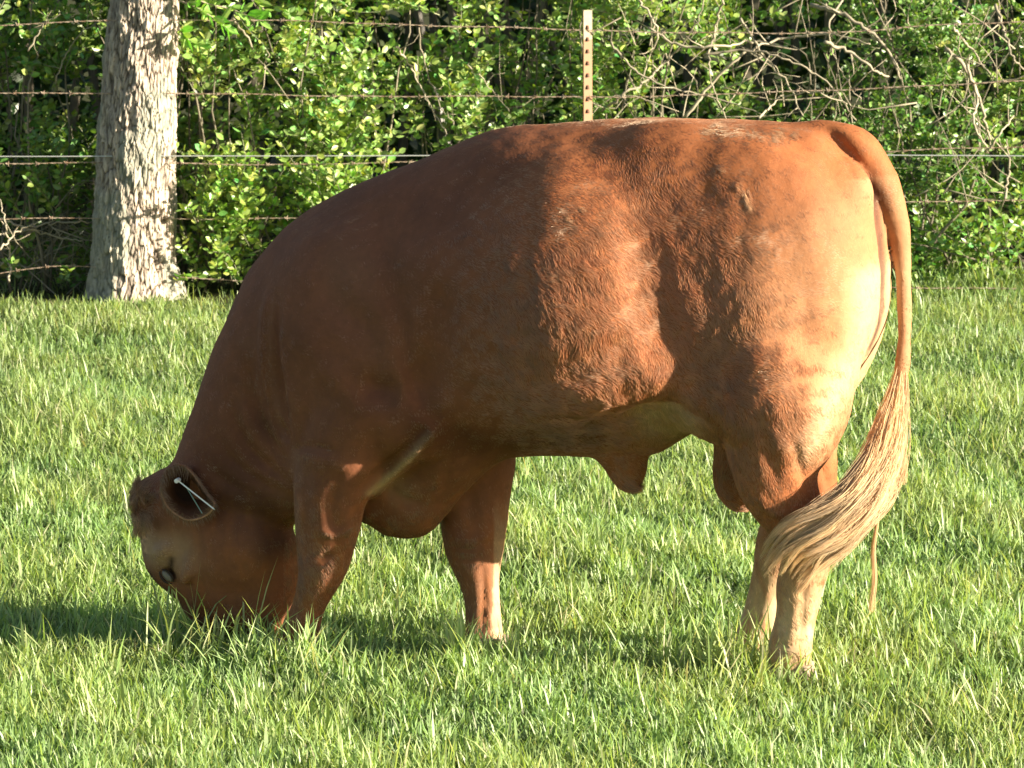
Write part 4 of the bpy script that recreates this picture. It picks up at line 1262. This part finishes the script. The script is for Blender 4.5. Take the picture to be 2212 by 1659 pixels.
# bare vines
def vine_tangle(name, cat, label, paths, seed, y, extra=None):
    r3 = np.random.default_rng(seed); acc = Acc()
    c = at_y(*paths[0][0][:2], y); c[2] = 0
    root = empty(name, (float(c[0]), y, 0)); tag(root, label, cat)
    for k, (pp, r) in enumerate([(p[:-1], p[-1]) for p in paths]):
        yy = y + r3.normal() * .06
        P = smooth_path([at_y(u, v, yy + .06 * r3.normal()) for u, v in pp], 6 * len(pp))
        P[1:-1] += r3.normal(size=(len(P) - 2, 3)) * .004
        a = Acc(); a.tube(P - c, np.linspace(r, r * .45, len(P)), 6, TW * (.75 + .55 * r3.random()))
        # side twigs
        for q in range(3):
            b = P[r3.integers(1, len(P) - 1)]; e = b + r3.normal(size=3) * np.array([.09, .05, .09])
            a.tube(np.array([b, (b + e) / 2 + r3.normal(size=3) * .01, e]) - c, [r * .4, r * .3, r * .15], 4, TW * 1.2)
        a.build('vine', M_twig, root, smooth=True)
    if extra:
        u0, u1, v0, v1, m = extra
        a = Acc()
        for k in range(m):
            u = u0 + (u1 - u0) * r3.random(); v = v0 + (v1 - v0) * r3.random()
            b = at_y(u, v, y + .12 + r3.random() * .35); ang = r3.random() * np.pi; ln = .15 + .4 * r3.random()
            d = np.array([math.cos(ang), r3.normal() * .2, math.sin(ang)]); nrm = np.array([-d[2], 0, d[0]]) * r3.normal() * .12
            P = smooth_path([b - d * ln / 2, b + nrm, b + d * ln / 2], 7)
            a.tube(P - c, np.linspace(.0035, .0012, 7), 4, TW * (.6 + .9 * r3.random()))
        a.build('dead_twigs', M_twig, root, smooth=True)['kind'] = 'stuff'
vine_tangle('vine_tangle', 'vine', 'tangle of pale bare vines on the fence above the rump of the bull', [
    [(1300,240),(1345,205),(1400,170),(1450,120),(1500,60),(1520,0), .007],
    [(1480,255),(1530,190),(1600,120),(1690,85),(1800,75),(1880,95), .008],
    [(1520,120),(1600,110),(1700,130),(1790,180),(1850,260), .006],
    [(1750,10),(1820,30),(1880,70),(1925,120),(1945,170), .011],
    [(1780,90),(1830,110),(1890,150),(1920,165), .009],
    [(1560,0),(1545,60),(1530,140),(1545,200),(1570,260), .006],
    [(1640,255),(1690,210),(1770,200),(1830,225), .005],
    [(1400,60),(1460,95),(1540,100),(1640,90),(1700,100), .007],
    [(1380,0),(1420,60),(1400,130),(1385,180), .006],
    [(1600,40),(1650,120),(1700,180),(1735,250), .006],
    [(1820,0),(1790,60),(1810,140),(1860,220), .005],
    [(1320,90),(1370,150),(1450,190),(1560,215),(1650,250), .005],
], 201, FY + .12, (1290, 1960, -10, 330, 48))
vine_tangle('vine_tangle', 'vine', 'pale forked bare vine hanging right of the tail of the bull', [
    [(2040,105),(2075,135),(2105,185),(2125,250),(2140,320), .010],
    [(2060,60),(2100,110),(2140,160), .007],
    [(2090,140),(2110,210),(2105,270),(2135,330), .008],
    [(2150,10),(2170,70),(2190,130),(2212,150), .008],
    [(2130,330),(2160,290),(2190,250), .006],
    [(2170,430),(2180,370),(2175,300), .007],
], 202, FY + .08, (1990, 2240, 0, 420, 14))
vine_tangle('vine_tangle', 'vine', 'dry brown vines low on the fence at the left picture edge', [
    [(-20,505),(40,500),(100,485),(170,480),(230,490), .006],
    [(-10,470),(50,490),(110,510),(180,520), .006],
    [(0,540),(40,500),(80,480), .005],
    [(20,610),(20,540),(10,480),(0,430), .006],
    [(60,110),(90,60),(130,30), .004],
    [(120,180),(145,110),(190,60),(230,40), .004],
], 203, FY + .10, (-20, 230, 430, 620, 60))
vine_tangle('vine_tangle', 'vine', 'long thin pale shoot leaning down toward the back of the bull', [
    [(860,100),(900,170),(935,240),(965,290), .005],
    [(905,60),(915,130),(940,200),(980,270), .004],
    [(500,40),(530,75),(560,130),(575,150), .006],
    [(390,380),(405,430),(420,470), .006],
    [(1010,140),(1060,190),(1100,240), .003],
], 204, FY + .12)
# sprig with larger leaves by the trunk
def sprig():
    r3 = np.random.default_rng(91); y = FY - .02
    c = at_y(395, 30, y); root = empty('leafy_branch', (float(c[0]), y, float(c[2])))
    tag(root, 'bright green branch with long leaves hanging right of the tree trunk', 'branch')
    st = Acc()
    shared = []
    for k in range(4):
        a_ = Acc(); leaves(a_, np.zeros((1, 3)), .055, .075, (.30, .46, .09), r3, dirs=np.array([[0, 0, 1.0]]) * 3, ratio=.34)
        o = a_.build('leaf', M_leaf, root); shared.append(o.data)
        if k: bpy.data.objects.remove(o)
        else: first = o
    used = False
    for path in ([(385,-30),(440,5),(500,20),(560,45)], [(385,0),(430,20),(470,45),(490,60)], [(400,-60),(470,-30),(540,-5),(570,20)], [(386,60),(400,80),(425,95)]):
        P = smooth_path([at_y(u, v, y + .03 * r3.normal()) for u, v in path], 14)
        st.tube(P - c, np.linspace(.005, .0015, 14), 5, TW)
        for i in range(2, 14):
            for q in range(2):
                o = first if not used else link(bpy.data.objects.new('leaf', shared[r3.integers(0, 4)]), root)
                used = True
                o.location = P[i] - c
                T = P[min(i + 1, 13)] - P[i - 1]; T /= np.linalg.norm(T)
                d = Vector(T * .8 + r3.normal(size=3) * .5 + np.array([0, -.25, -.1]))
                o.rotation_euler = d.to_track_quat('Z', 'Y').to_euler()
                s_ = .7 + .6 * r3.random(); o.scale = (s_, s_, s_)
    st.build('twig', M_twig, root, smooth=True)
sprig()
